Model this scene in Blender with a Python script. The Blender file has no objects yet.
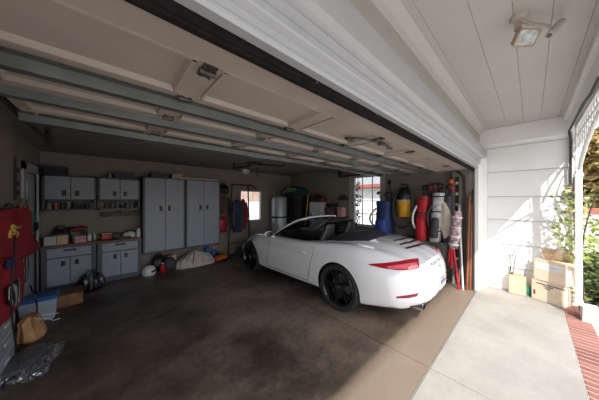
import bpy, bmesh, math, random
from mathutils import Vector, Matrix
from mathutils.bvhtree import BVHTree
random.seed(7)
C = bpy.context.scene.collection
PI = math.pi
# ------------------------------------------------------------------ camera model (used to measure places off the photograph)
FPX, EYE, CX, CY = 212.0, 1.65, 299.5, 199.8
YAW = math.radians(47.58)
FW = (math.cos(YAW), math.sin(YAW)); RT = (math.sin(YAW), -math.cos(YAW))
def ray(px, py):
    u = (px-CX)/FPX
    return Vector((FW[0]+u*RT[0], FW[1]+u*RT[1], (CY-py)/FPX))
def at_x(px, py, x): r = ray(px, py); return Vector((0, 0, EYE)) + r*(x/r.x)
def at_y(px, py, y): r = ray(px, py); return Vector((0, 0, EYE)) + r*(y/r.y)
def at_z(px, py, z): r = ray(px, py); return Vector((0, 0, EYE)) + r*((z-EYE)/r.z)
def at_d(px, py, d): return Vector((0, 0, EYE)) + ray(px, py)*d

# ------------------------------------------------------------------ materials
MATS = {}
def M(name, col, rough=.6, metal=0., var=.12, scale=8., bump=0., coat=0., spec=.5):
    if name in MATS: return MATS[name]
    m = bpy.data.materials.new(name); m.use_nodes = True
    nt = m.node_tree; b = nt.nodes['Principled BSDF']
    b.inputs['Roughness'].default_value = rough; b.inputs['Metallic'].default_value = metal
    b.inputs['Coat Weight'].default_value = coat; b.inputs['Specular IOR Level'].default_value = spec
    tc = nt.nodes.new('ShaderNodeTexCoord'); nz = nt.nodes.new('ShaderNodeTexNoise')
    nz.inputs['Scale'].default_value = scale; nz.inputs['Detail'].default_value = 4
    nt.links.new(tc.outputs['Object'], nz.inputs['Vector'])
    rp = nt.nodes.new('ShaderNodeValToRGB')
    a = [max(0, c*(1-var)) for c in col]; d = [min(1, c*(1+var)) for c in col]
    rp.color_ramp.elements[0].position = .3; rp.color_ramp.elements[1].position = .7
    rp.color_ramp.elements[0].color = (*a, 1); rp.color_ramp.elements[1].color = (*d, 1)
    nt.links.new(nz.outputs['Fac'], rp.inputs['Fac']); nt.links.new(rp.outputs['Color'], b.inputs['Base Color'])
    if bump:
        bp = nt.nodes.new('ShaderNodeBump'); bp.inputs['Strength'].default_value = bump; bp.inputs['Distance'].default_value = .02
        nt.links.new(nz.outputs['Fac'], bp.inputs['Height']); nt.links.new(bp.outputs['Normal'], b.inputs['Normal'])
    MATS[name] = m
    return m
def glass(name, tint, refl=.1):
    if name in MATS: return MATS[name]
    m = bpy.data.materials.new(name); m.use_nodes = True; nt = m.node_tree
    nt.nodes.remove(nt.nodes['Principled BSDF'])
    t = nt.nodes.new('ShaderNodeBsdfTransparent'); t.inputs['Color'].default_value = (*tint, 1)
    g = nt.nodes.new('ShaderNodeBsdfGlossy'); g.inputs['Roughness'].default_value = .03
    mx = nt.nodes.new('ShaderNodeMixShader')
    lw = nt.nodes.new('ShaderNodeLayerWeight'); lw.inputs['Blend'].default_value = .25
    ml = nt.nodes.new('ShaderNodeMath'); ml.operation = 'MULTIPLY_ADD'; ml.inputs[1].default_value = .5; ml.inputs[2].default_value = refl*.4
    nt.links.new(lw.outputs['Fresnel'], ml.inputs[0]); nt.links.new(ml.outputs[0], mx.inputs['Fac'])
    nt.links.new(t.outputs[0], mx.inputs[1]); nt.links.new(g.outputs[0], mx.inputs[2])
    nt.links.new(mx.outputs[0], nt.nodes['Material Output'].inputs['Surface'])
    MATS[name] = m
    return m
def concrete(name, cols, rough, scale=1.2, stain=None, edge=0., fine=.65):
    """mottled concrete: two scales of noise over a ramp, darker stains where asked"""
    m = bpy.data.materials.new(name); m.use_nodes = True; nt = m.node_tree; b = nt.nodes['Principled BSDF']
    tc = nt.nodes.new('ShaderNodeTexCoord')
    n1 = nt.nodes.new('ShaderNodeTexNoise'); n1.inputs['Scale'].default_value = scale; n1.inputs['Detail'].default_value = 8; n1.inputs['Roughness'].default_value = .65
    n2 = nt.nodes.new('ShaderNodeTexNoise'); n2.inputs['Scale'].default_value = 22; n2.inputs['Detail'].default_value = 6
    for n in (n1, n2): nt.links.new(tc.outputs['Object'], n.inputs['Vector'])
    rp = nt.nodes.new('ShaderNodeValToRGB'); el = rp.color_ramp.elements
    el[0].position = .38; el[1].position = .62; el[0].color = (*cols[0], 1); el[1].color = (*cols[1], 1)
    nt.links.new(n1.outputs['Fac'], rp.inputs['Fac'])
    mx = nt.nodes.new('ShaderNodeMixRGB'); mx.blend_type = 'MULTIPLY'; mx.inputs['Fac'].default_value = fine
    r2 = nt.nodes.new('ShaderNodeValToRGB'); r2.color_ramp.elements[0].position = .3; r2.color_ramp.elements[1].position = .6
    r2.color_ramp.elements[0].color = (.55, .55, .55, 1); r2.color_ramp.elements[1].color = (1, 1, 1, 1)
    nt.links.new(n2.outputs['Fac'], r2.inputs['Fac'])
    nt.links.new(rp.outputs['Color'], mx.inputs['Color1']); nt.links.new(r2.outputs['Color'], mx.inputs['Color2'])
    out = mx.outputs['Color']
    for (cx, cy, r, amt) in (stain or []):
        # an oil stain: distance from a centre, wobbled by noise
        sp = nt.nodes.new('ShaderNodeVectorMath'); sp.operation = 'DISTANCE'; sp.inputs[1].default_value = (cx, cy, 0)
        nt.links.new(tc.outputs['Object'], sp.inputs[0])
        ad = nt.nodes.new('ShaderNodeMath'); ad.operation = 'MULTIPLY_ADD'; ad.inputs[1].default_value = r*2.2
        nt.links.new(n1.outputs['Fac'], ad.inputs[0]); nt.links.new(sp.outputs['Value'], ad.inputs[2])
        mr = nt.nodes.new('ShaderNodeMapRange'); mr.inputs['From Min'].default_value = r*1.3; mr.inputs['From Max'].default_value = r*2.3
        mr.inputs['To Min'].default_value = 1-amt; mr.inputs['To Max'].default_value = 1
        nt.links.new(ad.outputs[0], mr.inputs['Value'])
        m2 = nt.nodes.new('ShaderNodeMixRGB'); m2.blend_type = 'MULTIPLY'; m2.inputs['Fac'].default_value = 1
        nt.links.new(out, m2.inputs['Color1']); nt.links.new(mr.outputs['Result'], m2.inputs['Color2']); out = m2.outputs['Color']
    if edge:  # sunlit strip inside the opening, painted into the floor colour as paler tan
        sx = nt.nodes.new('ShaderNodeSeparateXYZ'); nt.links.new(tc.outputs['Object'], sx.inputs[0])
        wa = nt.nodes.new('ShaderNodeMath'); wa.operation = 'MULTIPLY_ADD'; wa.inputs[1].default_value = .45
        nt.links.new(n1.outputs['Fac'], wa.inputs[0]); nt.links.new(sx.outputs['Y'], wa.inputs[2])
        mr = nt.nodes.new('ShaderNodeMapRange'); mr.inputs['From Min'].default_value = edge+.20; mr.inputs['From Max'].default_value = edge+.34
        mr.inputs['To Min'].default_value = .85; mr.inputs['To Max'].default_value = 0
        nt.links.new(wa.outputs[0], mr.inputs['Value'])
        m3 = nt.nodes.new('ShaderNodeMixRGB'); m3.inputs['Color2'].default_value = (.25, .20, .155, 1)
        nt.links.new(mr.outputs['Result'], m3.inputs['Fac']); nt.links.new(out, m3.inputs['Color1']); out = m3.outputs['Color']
    nt.links.new(out, b.inputs['Base Color'])
    b.inputs['Roughness'].default_value = rough
    bp = nt.nodes.new('ShaderNodeBump'); bp.inputs['Strength'].default_value = .15 if fine > .3 else .04; bp.inputs['Distance'].default_value = .01
    nt.links.new(n2.outputs['Fac'], bp.inputs['Height']); nt.links.new(bp.outputs['Normal'], b.inputs['Normal'])
    MATS[name] = m
    return m

WHITE = M('white_paint', (.78, .78, .76), .5, var=.03)
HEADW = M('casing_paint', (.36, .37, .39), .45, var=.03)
SIDING = M('siding_paint', (.87, .88, .89), .45, var=.02)
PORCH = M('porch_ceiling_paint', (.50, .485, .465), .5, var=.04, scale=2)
TAN = M('tan_wall_paint', (.27, .235, .20), .8, var=.06, scale=2.5)
CEILM = M('ceiling_paint', (.24, .21, .185), .8, var=.06, scale=2)
DOORP = M('garage_door_paint', (.38, .33, .295), .55, var=.08, scale=3)
CAR = M('car_white_paint', (.78, .795, .82), .18, var=.01, coat=1.)
BLACK = M('black_plastic', (.012, .012, .013), .45, var=.2)
DARK = M('dark_charcoal', (.035, .035, .04), .6, var=.25)
RUBBER = M('rubber', (.018, .018, .019), .75, var=.25, scale=30)
GLOSSB = M('gloss_black', (.01, .01, .011), .15, coat=.6)
LEATHER = M('dark_leather', (.03, .03, .032), .5, var=.2)
STEEL = M('galvanised_steel', (.125, .138, .138), .5, .5, var=.15)
CHROME = M('chrome', (.75, .75, .75), .15, 1., var=.05)
CABD = M('cabinet_door_grey', (.29, .325, .375), .45, var=.05)
CABF = M('cabinet_frame_slate', (.075, .085, .10), .5, var=.15)
WOODT = M('worktop_wood', (.17, .075, .035), .5, var=.3, scale=14)
CARDB = M('cardboard', (.60, .43, .28), .85, var=.08, scale=12)
CARDP = M('pale_cardboard', (.78, .64, .49), .85, var=.06, scale=12)
RED = M('red_cloth', (.24, .008, .018), .8, var=.3, scale=6, bump=.3)
REDP = M('red_plastic', (.45, .015, .02), .4, var=.1)
YEL = M('yellow_plastic', (.75, .38, .02), .4, var=.08)
GOLD = M('gold_lettering', (.55, .36, .07), .7)
BLUE = M('blue_cloth', (.012, .03, .13), .7, var=.3)
BLUEP = M('blue_plastic', (.02, .12, .35), .4)
TEAL = M('teal_cloth', (.010, .045, .05), .8, var=.3, bump=.3)
GREY = M('grey_cloth', (.33, .33, .34), .8, var=.2)
BEIGE = M('beige_cloth', (.55, .49, .40), .9, var=.15, bump=.3)
WHITEC = M('white_cloth', (.7, .7, .7), .8, var=.1)
PLW = M('white_plastic', (.7, .7, .7), .4, var=.04)
ORANGE = M('orange_plastic', (.6, .12, .02), .5)
PINK = M('pink_printed_paper', (.62, .30, .32), .7, var=.5, scale=20)
WOOD = M('pole_wood', (.25, .085, .04), .5, var=.25, scale=12)
BROWN = M('brown_wood', (.20, .10, .05), .7, var=.25, scale=8)
PAPER = M('crumpled_paper_bag', (.52, .28, .13), .85, var=.3, scale=9, bump=.6)
FOIL = M('silver_foil', (.62, .63, .68), .22, .9, var=.5, scale=25, bump=1.)
CLEAR = glass('clear_plastic', (.75, .77, .8), .05)
GLASS = glass('window_glass', (.95, .97, .97), .1)
CGLASS = glass('car_glass', (.55, .6, .6), .25)
BINP = M('translucent_plastic', (.34, .38, .42), .35, var=.05)
TAILR = M('tail_light_red', (.36, .004, .018), .12, coat=1., var=.05)
TAILP = M('tail_light_pink', (.72, .13, .17), .12, coat=1., var=.25, scale=40)
REFL = M('reflector_red', (.25, .006, .02), .2, coat=.6)
HEATER = M('heater_grey', (.46, .50, .54), .35, .2, var=.03)
GREEN = M('green_plastic', (.03, .35, .22), .5)
LEAF = M('leaf_green', (.16, .24, .05), .6, var=.5, scale=3)
LEAFD = M('hedge_green', (.10, .13, .04), .7, var=.6, scale=4)
LEAFA = M('autumn_leaf', (.30, .22, .08), .7, var=.6, scale=3)
BARK = M('bark', (.09, .06, .045), .9, var=.3)
ROSE = M('rose_petals', (.8, .4, .42), .7)
STONE = M('stone_block', (.55, .52, .48), .85, var=.12, scale=10, bump=.4)
ROOFG = M('roof_shingle', (.26, .26, .27), .9, var=.2, scale=10)
TARTAN = M('tartan_cloth', (.42, .30, .34), .8, var=.9, scale=16)
INK = M('dark_ink', (.05, .045, .045), .8)
LAMPG = M('lamp_grey', (.52, .48, .43), .6, var=.1)
RUSTY = M('rusty_tan', (.42, .33, .25), .7, var=.3)
FLUO = M('tube_white', (.8, .8, .78), .3)
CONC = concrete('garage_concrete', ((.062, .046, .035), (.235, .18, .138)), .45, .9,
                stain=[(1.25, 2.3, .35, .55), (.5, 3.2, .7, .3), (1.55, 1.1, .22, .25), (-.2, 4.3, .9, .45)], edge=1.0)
DRIVE = concrete('driveway_concrete', ((.31, .295, .275), (.39, .372, .345)), .8, 1.6, fine=.12)
OUTG = concrete('outside_ground_concrete', ((.42, .40, .37), (.55, .53, .49)), .9, .8)

def brick_mat():
    m = bpy.data.materials.new('brick_paving'); m.use_nodes = True; nt = m.node_tree; b = nt.nodes['Principled BSDF']
    tc = nt.nodes.new('ShaderNodeTexCoord'); nz = nt.nodes.new('ShaderNodeTexNoise'); nz.inputs['Scale'].default_value = 6
    mp = nt.nodes.new('ShaderNodeMapping'); mp.inputs['Scale'].default_value = (1/.085, 0.01, 0.01)
    wn = nt.nodes.new('ShaderNodeTexWhiteNoise'); fl = nt.nodes.new('ShaderNodeVectorMath'); fl.operation = 'FLOOR'
    nt.links.new(tc.outputs['Object'], mp.inputs['Vector']); nt.links.new(mp.outputs['Vector'], fl.inputs[0]); nt.links.new(fl.outputs['Vector'], wn.inputs['Vector'])
    rp = nt.nodes.new('ShaderNodeValToRGB')
    rp.color_ramp.elements[0].color = (.20, .075, .06, 1); rp.color_ramp.elements[1].color = (.33, .15, .12, 1)
    nt.links.new(wn.outputs['Value'], rp.inputs['Fac']); nt.links.new(rp.outputs['Color'], b.inputs['Base Color']); b.inputs['Roughness'].default_value = .85
    return m
BRICK = brick_mat()

# ------------------------------------------------------------------ mesh builder
class MB:
    def __init__(s): s.bm = bmesh.new()
    def _x(s, vs, mat):
        if mat is not None: bmesh.ops.transform(s.bm, matrix=mat, verts=vs)
        return vs
    def box(s, c, d, rot=(0, 0, 0), bev=0.):
        r = bmesh.ops.create_cube(s.bm, size=1); vs = r['verts']
        bmesh.ops.scale(s.bm, vec=d, verts=vs)
        if bev:
            es = list({e for v in vs for e in v.link_edges})
            o = bmesh.ops.bevel(s.bm, geom=es, offset=min(bev, min(d)*.45), segments=2, affect='EDGES', profile=.5)
            vs = list({v for f in o['faces'] for v in f.verts} | {v for v in vs if v.is_valid})
        from mathutils import Euler
        s._x(vs, Matrix.Translation(c) @ Euler(rot).to_matrix().to_4x4())
        return s
    def bx(s, x0, x1, y0, y1, z0, z1, bev=0.):
        return s.box(((x0+x1)/2, (y0+y1)/2, (z0+z1)/2), (abs(x1-x0), abs(y1-y0), abs(z1-z0)), bev=bev)
    def rings(s, rings, cap=True, closed=False):
        R = [[s.bm.verts.new(p) for p in r] for r in rings]
        n = len(R[0]); K = len(R)
        for i in range(K if closed else K-1):
            a, b = R[i], R[(i+1) % K]
            for j in range(n): s.bm.faces.new((a[j], a[(j+1) % n], b[(j+1) % n], b[j]))
        if cap and not closed:
            s.bm.faces.new(R[0][::-1]); s.bm.faces.new(R[-1])
        return s
    def cyl(s, p0, p1, r, r2=None, n=16, cap=True):
        p0, p1 = Vector(p0), Vector(p1); r2 = r if r2 is None else r2
        q = (p1-p0).to_track_quat('Z', 'Y')
        f = lambda p, rr: [p + q @ Vector((rr*math.cos(2*PI*k/n), rr*math.sin(2*PI*k/n), 0)) for k in range(n)]
        return s.rings([f(p0, r), f(p1, r2)], cap)
    def tube(s, pts, r, n=8, closed=False, smooth=0):
        pts = [Vector(p) for p in pts]
        if smooth: pts = catmull(pts, smooth, closed)
        K = len(pts); rr = r if callable(r) else (lambda t: r)
        rings = []; prev = None
        for i, p in enumerate(pts):
            a = pts[(i-1) % K] if closed else pts[max(i-1, 0)]
            b = pts[(i+1) % K] if closed else pts[min(i+1, K-1)]
            t = (b-a).normalized()
            if prev is None:
                up = Vector((0, 0, 1)) if abs(t.z) < .9 else Vector((1, 0, 0)); prev = t.cross(up).normalized()
            x = (prev - t*prev.dot(t)).normalized(); y = t.cross(x); prev = x
            q = rr(i/max(1, K-1))
            rings.append([p + (x*math.cos(2*PI*k/n) + y*math.sin(2*PI*k/n))*q for k in range(n)])
        return s.rings(rings, True, closed)
    def lathe(s, prof, n=24, mat=None, cap=True):
        rings = [[Vector((max(r, 1e-4)*math.cos(2*PI*k/n), max(r, 1e-4)*math.sin(2*PI*k/n), z)) for k in range(n)] for r, z in prof]
        if mat is not None: rings = [[mat @ p for p in r] for r in rings]
        return s.rings(rings, cap)
    def prism(s, poly, fn, a, b):
        """poly: 2-D outline; fn(u, v, t) -> 3-D point; between depths a and b"""
        return s.rings([[Vector(fn(u, v, a)) for u, v in poly], [Vector(fn(u, v, b)) for u, v in poly]])
    def ell(s, c, r, n=16, m=10, jit=0., seed=0, rot=None):
        rnd = random.Random(seed); rings = []
        for i in range(m+1):
            th = -PI/2 + PI*i/m; rings.append([])
            for k in range(n):
                j = 1+jit*(rnd.random()-.5)
                p = Vector((r[0]*math.cos(th)*math.cos(2*PI*k/n)*j, r[1]*math.cos(th)*math.sin(2*PI*k/n)*j, r[2]*math.sin(th)*j))
                if i in (0, m): p = Vector((1e-4*math.cos(2*PI*k/n), 1e-4*math.sin(2*PI*k/n), r[2]*math.sin(th)))
                if rot is not None: p = rot @ p
                rings[-1].append(p + Vector(c))
        return s.rings(rings)
    def drape(s, rows, n=36, amp=0., k=7, ph=0., fn=None):
        """flattened ring loft: rows of (u centre, v centre, z, half width, half depth)"""
        rings = []
        for i, (cu, cv, z, hu, hv) in enumerate(rows):
            ring = []
            for j in range(n):
                a = 2*PI*j/n
                f = 1 + amp*math.sin(k*a+ph+i*.35) * min(1, i/2.)
                cu_, sv = math.cos(a), math.sin(a)
                ring.append(Vector((cu+hu*math.copysign(abs(cu_)**.7, cu_), cv+hv*math.copysign(abs(sv)**.8, sv)*f + hv*.35*amp*math.sin(k*.7*a), z)))
            rings.append(ring)
        if fn: rings = [[fn(p) for p in r] for r in rings]
        return s.rings(rings)
    def leaves(s, n, region, size, seed=1):
        rnd = random.Random(seed)
        for i in range(n):
            c = Vector(region(rnd)); L = size*(.6+.8*rnd.random())
            d = Vector((rnd.uniform(-1, 1), rnd.uniform(-1, 1), rnd.uniform(-.7, .7))).normalized()
            w = d.cross(Vector((rnd.uniform(-1, 1), rnd.uniform(-1, 1), rnd.uniform(-1, 1)))).normalized()
            nn = d.cross(w)
            vs = [s.bm.verts.new(c + d*a*L + w*b*L + nn*h*L) for a, b, h in ((0, 0, 0), (.4, .28, .06), (1, 0, -.08), (.4, -.28, .06))]
            s.bm.faces.new(vs)
        return s
    def obj(s, name, mat, parent=None, smooth=None, loc=None):
        bmesh.ops.recalc_face_normals(s.bm, faces=s.bm.faces)
        me = bpy.data.meshes.new(name); s.bm.to_mesh(me); s.bm.free()
        for m in (mat if isinstance(mat, (list, tuple)) else [mat]): me.materials.append(m)
        if smooth:
            for p in me.polygons: p.use_smooth = True
            me.set_sharp_from_angle(angle=math.radians(smooth))
        o = bpy.data.objects.new(name, me); C.objects.link(o)
        if parent is not None: o.parent = parent
        if loc is not None: o.location = loc
        return o
def catmull(pts, k, closed=False):
    P = [Vector(p) for p in pts]; n = len(P); out = []
    for i in range(n if closed else n-1):
        g = (lambda j: P[j % n]) if closed else (lambda j: P[min(max(j, 0), n-1)])
        a, b, c, d = g(i-1), g(i), g(i+1), g(i+2)
        for q in range(k):
            t = q/k
            out.append(.5*((2*b)+(c-a)*t+(2*a-5*b+4*c-d)*t*t+(3*b-a-3*c+d)*t*t*t))
    if not closed: out.append(P[-1])
    return out
def thing(name, label, cat, loc=(0, 0, 0), rz=0., group=None):
    o = bpy.data.objects.new(name, None); C.objects.link(o); o.location = loc; o.rotation_euler = (0, 0, rz)
    o.empty_display_size = .1
    return tag(o, label, cat, group)
def tag(o, label, cat, group=None):
    o['label'] = label; o['category'] = cat; o['kind'] = 'thing'
    if group: o['group'] = group
    return o
def struct(o, label=None):
    o['kind'] = 'structure'
    if label: o['label'] = label
    return o
def dup(root, loc, rz=None, label=None, group=None):
    r = root.copy(); C.objects.link(r); r.location = loc
    if rz is not None: r.rotation_euler = (0, 0, rz)
    if label: r['label'] = label
    if group: r['group'] = group
    for ch in list(root.children):
        c = ch.copy(); C.objects.link(c); c.parent = r
        for g in ch.children:
            d = g.copy(); C.objects.link(d); d.parent = c
    return r
def wall(mb, horiz, c0, c1, u0, u1, z0, z1, hole=None):
    """a wall slab in x (horiz='x': runs along x) or y, with one rectangular opening (u0,u1,z0,z1)"""
    def b(a0, a1, za, zb):
        if a1-a0 < 1e-4 or zb-za < 1e-4: return
        if horiz == 'x': mb.bx(a0, a1, c0, c1, za, zb)
        else: mb.bx(c0, c1, a0, a1, za, zb)
    if not hole: b(u0, u1, z0, z1); return
    a, d, e, f = hole
    b(u0, a, z0, z1); b(d, u1, z0, z1); b(a, d, z0, e); b(a, d, f, z1)

# ================================================================== THE SETTING
XL, XR, YB, ZC = -.91, 5.2, 6.2, 2.57
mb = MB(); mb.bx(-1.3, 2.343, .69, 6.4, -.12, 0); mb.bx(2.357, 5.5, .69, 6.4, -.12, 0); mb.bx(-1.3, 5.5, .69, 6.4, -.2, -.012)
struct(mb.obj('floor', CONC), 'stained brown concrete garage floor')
mb = MB(); mb.bx(-6, 2.355, -.32, .675, -.12, -.004, .006); mb.bx(2.367, 5.45, -.32, .675, -.12, -.004, .006); mb.bx(-6, 5.45, -.32, .69, -.2, -.018)
struct(mb.obj('floor_porch', DRIVE), 'pale concrete porch and drive slab')
mb = MB()
for i in range(130):
    x = -5.5+i*.085
    mb.box((x+.0425, -.435, -.03), (.072, .22, .06), bev=.005)
struct(mb.obj('brick_edging', BRICK), 'red brick edging beside the pale slab')
mb = MB(); mb.bx(-5.5, 5.56, -.56, -.32, -.1, -.004)
struct(mb.obj('mortar_bed', M('mortar', (.50, .44, .40), .9)))
mb = MB(); mb.bx(-40, 40, -40, 40, -.3, -.06)
struct(mb.obj('ground', OUTG), 'pale ground outside')

mb = MB(); wall(mb, 'x', YB, YB+.15, -1.1, 5.4, 0, 2.7, (3.13, 3.92, .96, 1.96))
struct(mb.obj('wall_back', TAN))
mb = MB(); wall(mb, 'y', XL-.15, XL, .69, 6.3, 0, 2.7, (5.16, 5.93, 0, 2.10)); mb.bx(XL, -.80, .8, 4.08, 0, ZC)
struct(mb.obj('wall_left', TAN))
mb = MB(); wall(mb, 'y', XR, XR+.16, .69, 6.3, 0, 2.7, (2.57, 3.46, .92, 2.33)); mb.bx(5.08, XR, .8, 1.06, 0, ZC)
struct(mb.obj('wall_right', TAN))
mb = MB(); mb.bx(-1.1, 5.4, .66, 6.3, ZC, ZC+.12)
struct(mb.obj('ceiling', CEILM))
mb = MB(); mb.bx(-6, -.45, .69, .80, 0, 3.1); mb.bx(-.45, 5.45, .69, .80, 2.56, 3.1); mb.bx(-.45, 5.45, .64, .685, 2.45, 2.6); mb.bx(5.10, 5.45, .69, .80, 0, 2.56)
struct(mb.obj('wall_front', M('upper_wall_paint', (.40, .375, .35), .6, var=.05)))
# header casing with its moulding profile, running along x; the same profile up the right jamb
PROF = [(.70, 2.225), (.655, 2.225), (.647, 2.238), (.648, 2.25), (.668, 2.272), (.664, 2.298), (.640, 2.314), (.636, 2.322), (.638, 2.352), (.650, 2.362), (.628, 2.376), (.626, 2.398), (.640, 2.408), (.612, 2.424), (.60, 2.436), (.588, 2.447), (.588, 2.60), (.70, 2.62)]
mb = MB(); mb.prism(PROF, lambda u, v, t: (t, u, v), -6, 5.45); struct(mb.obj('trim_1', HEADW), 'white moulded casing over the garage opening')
mb = MB(); mb.prism([(4.985+(z-2.225)*1.2, .70-(.70-y)*1.15) for y, z in PROF], lambda u, v, t: (u, v, t), 0, 2.44); struct(mb.obj('trim_2', WHITE), 'white moulded jamb beside the opening')
# porch: boarded ceiling, crown, side wall of lapped boards, frieze board, beam
mb = MB()
ys = [.69, .545, .294, .089, -.103, -.30, -.60]
for a, b in zip(ys, ys[1:]): mb.bx(-6, 5.5, b+.0008, a-.0008, 3.0, 3.03, .0025)
mb.bx(-6, 5.5, -.6, .7, 3.012, 3.1)
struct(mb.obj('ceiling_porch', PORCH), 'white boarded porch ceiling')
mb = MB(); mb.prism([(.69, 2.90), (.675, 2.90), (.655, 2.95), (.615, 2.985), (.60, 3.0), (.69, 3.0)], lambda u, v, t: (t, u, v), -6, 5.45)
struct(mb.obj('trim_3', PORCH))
mb = MB(); mb.bx(5.415, 5.46, -.45, .69, 2.70, 3.0, .004)
struct(mb.obj('trim_4', SIDING))
mb = MB()
laps = [-.06, .43, .852, 1.29, 1.72, 2.18, 2.64, 3.0]
for a, b in zip(laps, laps[1:]):
    mb.prism([(5.445, a), (5.5, a), (5.5, b), (5.468, b+.006)], lambda u, v, t: (u, t, v), -.44, .70)
struct(mb.obj('wall_side', SIDING), 'white lapped siding at the end of the porch')
mb = MB()  # grey strips stand in for the shade under each siding lap
for a in laps[1:-1]: mb.bx(5.4465, 5.49, -.44, .69, a-.009, a+.001)
struct(mb.obj('lap_shadow_lines', M('lap_shadow_grey', (.42, .43, .45), .8)), 'painted-in shadow lines under the laps of the siding boards')
mb = MB(); mb.bx(5.40, 5.52, -.50, -.43, 0, 3.0, .005)
struct(mb.obj('trim_5', WHITE))
mb = MB(); mb.bx(-6, 5.5, -.50, -.385, 2.73, 3.05, .006); mb.bx(-6, 5.5, -.39, -.345, 2.92, 3.0, .006)
struct(mb.obj('beam', WHITE), 'white beam along the porch edge')
mb = MB(); mb.prism([(1.0, 3.1), (-.85, 3.0), (-.85, 3.06), (1.0, 3.25)], lambda u, v, t: (t, u, v), -6, 5.9); mb.bx(-1.4, 5.6, .9, 6.6, 2.72, 3.1)
struct(mb.obj('roof', ROOFG))
# ------- openings
def window(name, horiz, c, u0, u1, z0, z1, nu, nz, fr=.05, bar=.018):
    """frame round an opening with muntins and one pane"""
    mb = MB(); d = .05
    def b(a0, a1, za, zb, th=d):
        if horiz == 'x': mb.bx(a0, a1, c-th, c+th, za, zb, .003)
        else: mb.bx(c-th, c+th, a0, a1, za, zb, .003)
    b(u0, u0+fr, z0, z1); b(u1-fr, u1, z0, z1); b(u0, u1, z0, z0+fr); b(u0, u1, z1-fr, z1)
    o = struct(mb.obj(name, M('window_frame_paint', (.55, .54, .52), .5)))
    mb = MB()
    for i in range(1, nu): b(u0+(u1-u0)*i/nu-bar/2, u0+(u1-u0)*i/nu+bar/2, z0+fr, z1-fr, .015)
    for i in range(1, nz): b(u0+fr, u1-fr, z0+(z1-z0)*i/nz-bar/2, z0+(z1-z0)*i/nz+bar/2, .015)
    if nu*nz > 1: mb.obj('window_bars', M('window_frame_paint', (.55, .54, .52), .5), o)
    mb = MB(); b(u0+fr, u1-fr, z0+fr, z1-fr, .003); mb.obj('window_pane', GLASS, o)
    return o
window('window_1', 'x', YB+.06, 3.13, 3.92, .96, 1.96, 1, 1, .035)
window('window_2', 'y', XR+.06, 2.57, 3.46, .92, 2.33, 3, 4, .06, .02)
mb = MB()
for a0, a1, z0, z1 in ((2.49, 2.57, .85, 2.41), (3.46, 3.54, .85, 2.41), (2.49, 3.54, 2.33, 2.41)): mb.bx(XR-.02, XR, a0, a1, z0, z1, .004)
struct(mb.obj('trim_6', M('dim_trim', (.50, .47, .43), .6)))
# house door in the left wall, standing ajar: casing, dark gap, leaf
mb = MB(); mb.bx(XL-.15, XL+.025, 5.02, 5.16, 0, 2.23, .004); mb.bx(XL-.15, XL+.025, 5.93, 6.05, 0, 2.23, .004); mb.bx(XL-.15, XL+.025, 5.02, 6.05, 2.10, 2.23, .004)
d1 = struct(mb.obj('door_1', M('door_casing', (.50, .50, .50), .5)))
mb = MB(); mb.bx(XL-.06, XL-.02, 5.36, 5.93, .01, 2.09, .004); mb.bx(XL-.025, XL-.012, 5.44, 5.86, .3, 1.0, .004); mb.bx(XL-.025, XL-.012, 5.44, 5.86, 1.15, 1.95, .004)
mb.obj('door_leaf', M('door_leaf_paint', (.46, .48, .50), .5), d1)
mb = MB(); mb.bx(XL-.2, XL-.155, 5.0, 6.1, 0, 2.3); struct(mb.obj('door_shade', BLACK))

# ================================================================== OVERHEAD GARAGE DOOR
XA, XB = -.44, 4.97
gd = thing('garage_door', 'open panelled garage door lying overhead, its inner face with steel struts', 'garage door', (2.2, .75, 0))
def G(y): return 2.215+.035*(y-.72)
rows = [(.72, 1.31, .92, 1.27), (1.315, 1.86, 1.50, 1.745), (1.865, 2.30, 2.03, 2.26), (2.305, 2.75, 2.36, 2.64)]
stiles = [XA+(XB-XA)*i/7 for i in range(8)]
gx = lambda x: x-2.2
gy = lambda y: y-.75
def tilt(o): o.data.transform(Matrix.Identity(4)); return o
for (y0, y1, p0, p1) in rows:
    mb = MB(); z = G((y0+y1)/2)
    # slab with recessed panels: rails, stiles proud of a thin skin, and a bevelled lip round each recess
    mb.bx(gx(XA), gx(XB), gy(y0), gy(y1), z+.016, z+.045)
    mb.bx(gx(XA), gx(XB), gy(y0), gy(p0), z, z+.02, .005); mb.bx(gx(XA), gx(XB), gy(p1), gy(y1), z, z+.02, .005)
    for i in range(8):
        a = stiles[i]-(.06 if i else 0); b = stiles[i]+(.06 if i < 7 else 0)
        mb.bx(gx(a), gx(b), gy(p0), gy(p1), z, z+.02, .004)
    for i in range(7):
        a = stiles[i]+.06; b = stiles[i+1]-.06
        if p1-p0 > .1:
            ex = lambda u, v, q: (q, u, v)
            mb.prism([(gy(p1)-.026, z+.018), (gy(p1)-.012, z-.008), (gy(p1)+.002, z-.008), (gy(p1)+.002, z+.018)], ex, gx(a)-.01, gx(b)+.01)
            mb.prism([(gy(p0)+.026, z+.018), (gy(p0)+.012, z-.008), (gy(p0)-.002, z-.008), (gy(p0)-.002, z+.018)], ex, gx(a)-.01, gx(b)+.01)
            ey = lambda u, v, q: (u, q, v)
            mb.prism([(gx(b)-.028, z+.018), (gx(b)-.012, z-.008), (gx(b)+.002, z-.008), (gx(b)+.002, z+.018)], ey, gy(p0), gy(p1))
            mb.prism([(gx(a)+.028, z+.018), (gx(a)+.012, z-.008), (gx(a)-.002, z-.008), (gx(a)-.002, z+.018)], ey, gy(p0), gy(p1))
    mb.obj('door_section', DOORP, gd)
ZG = 2.22
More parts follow.
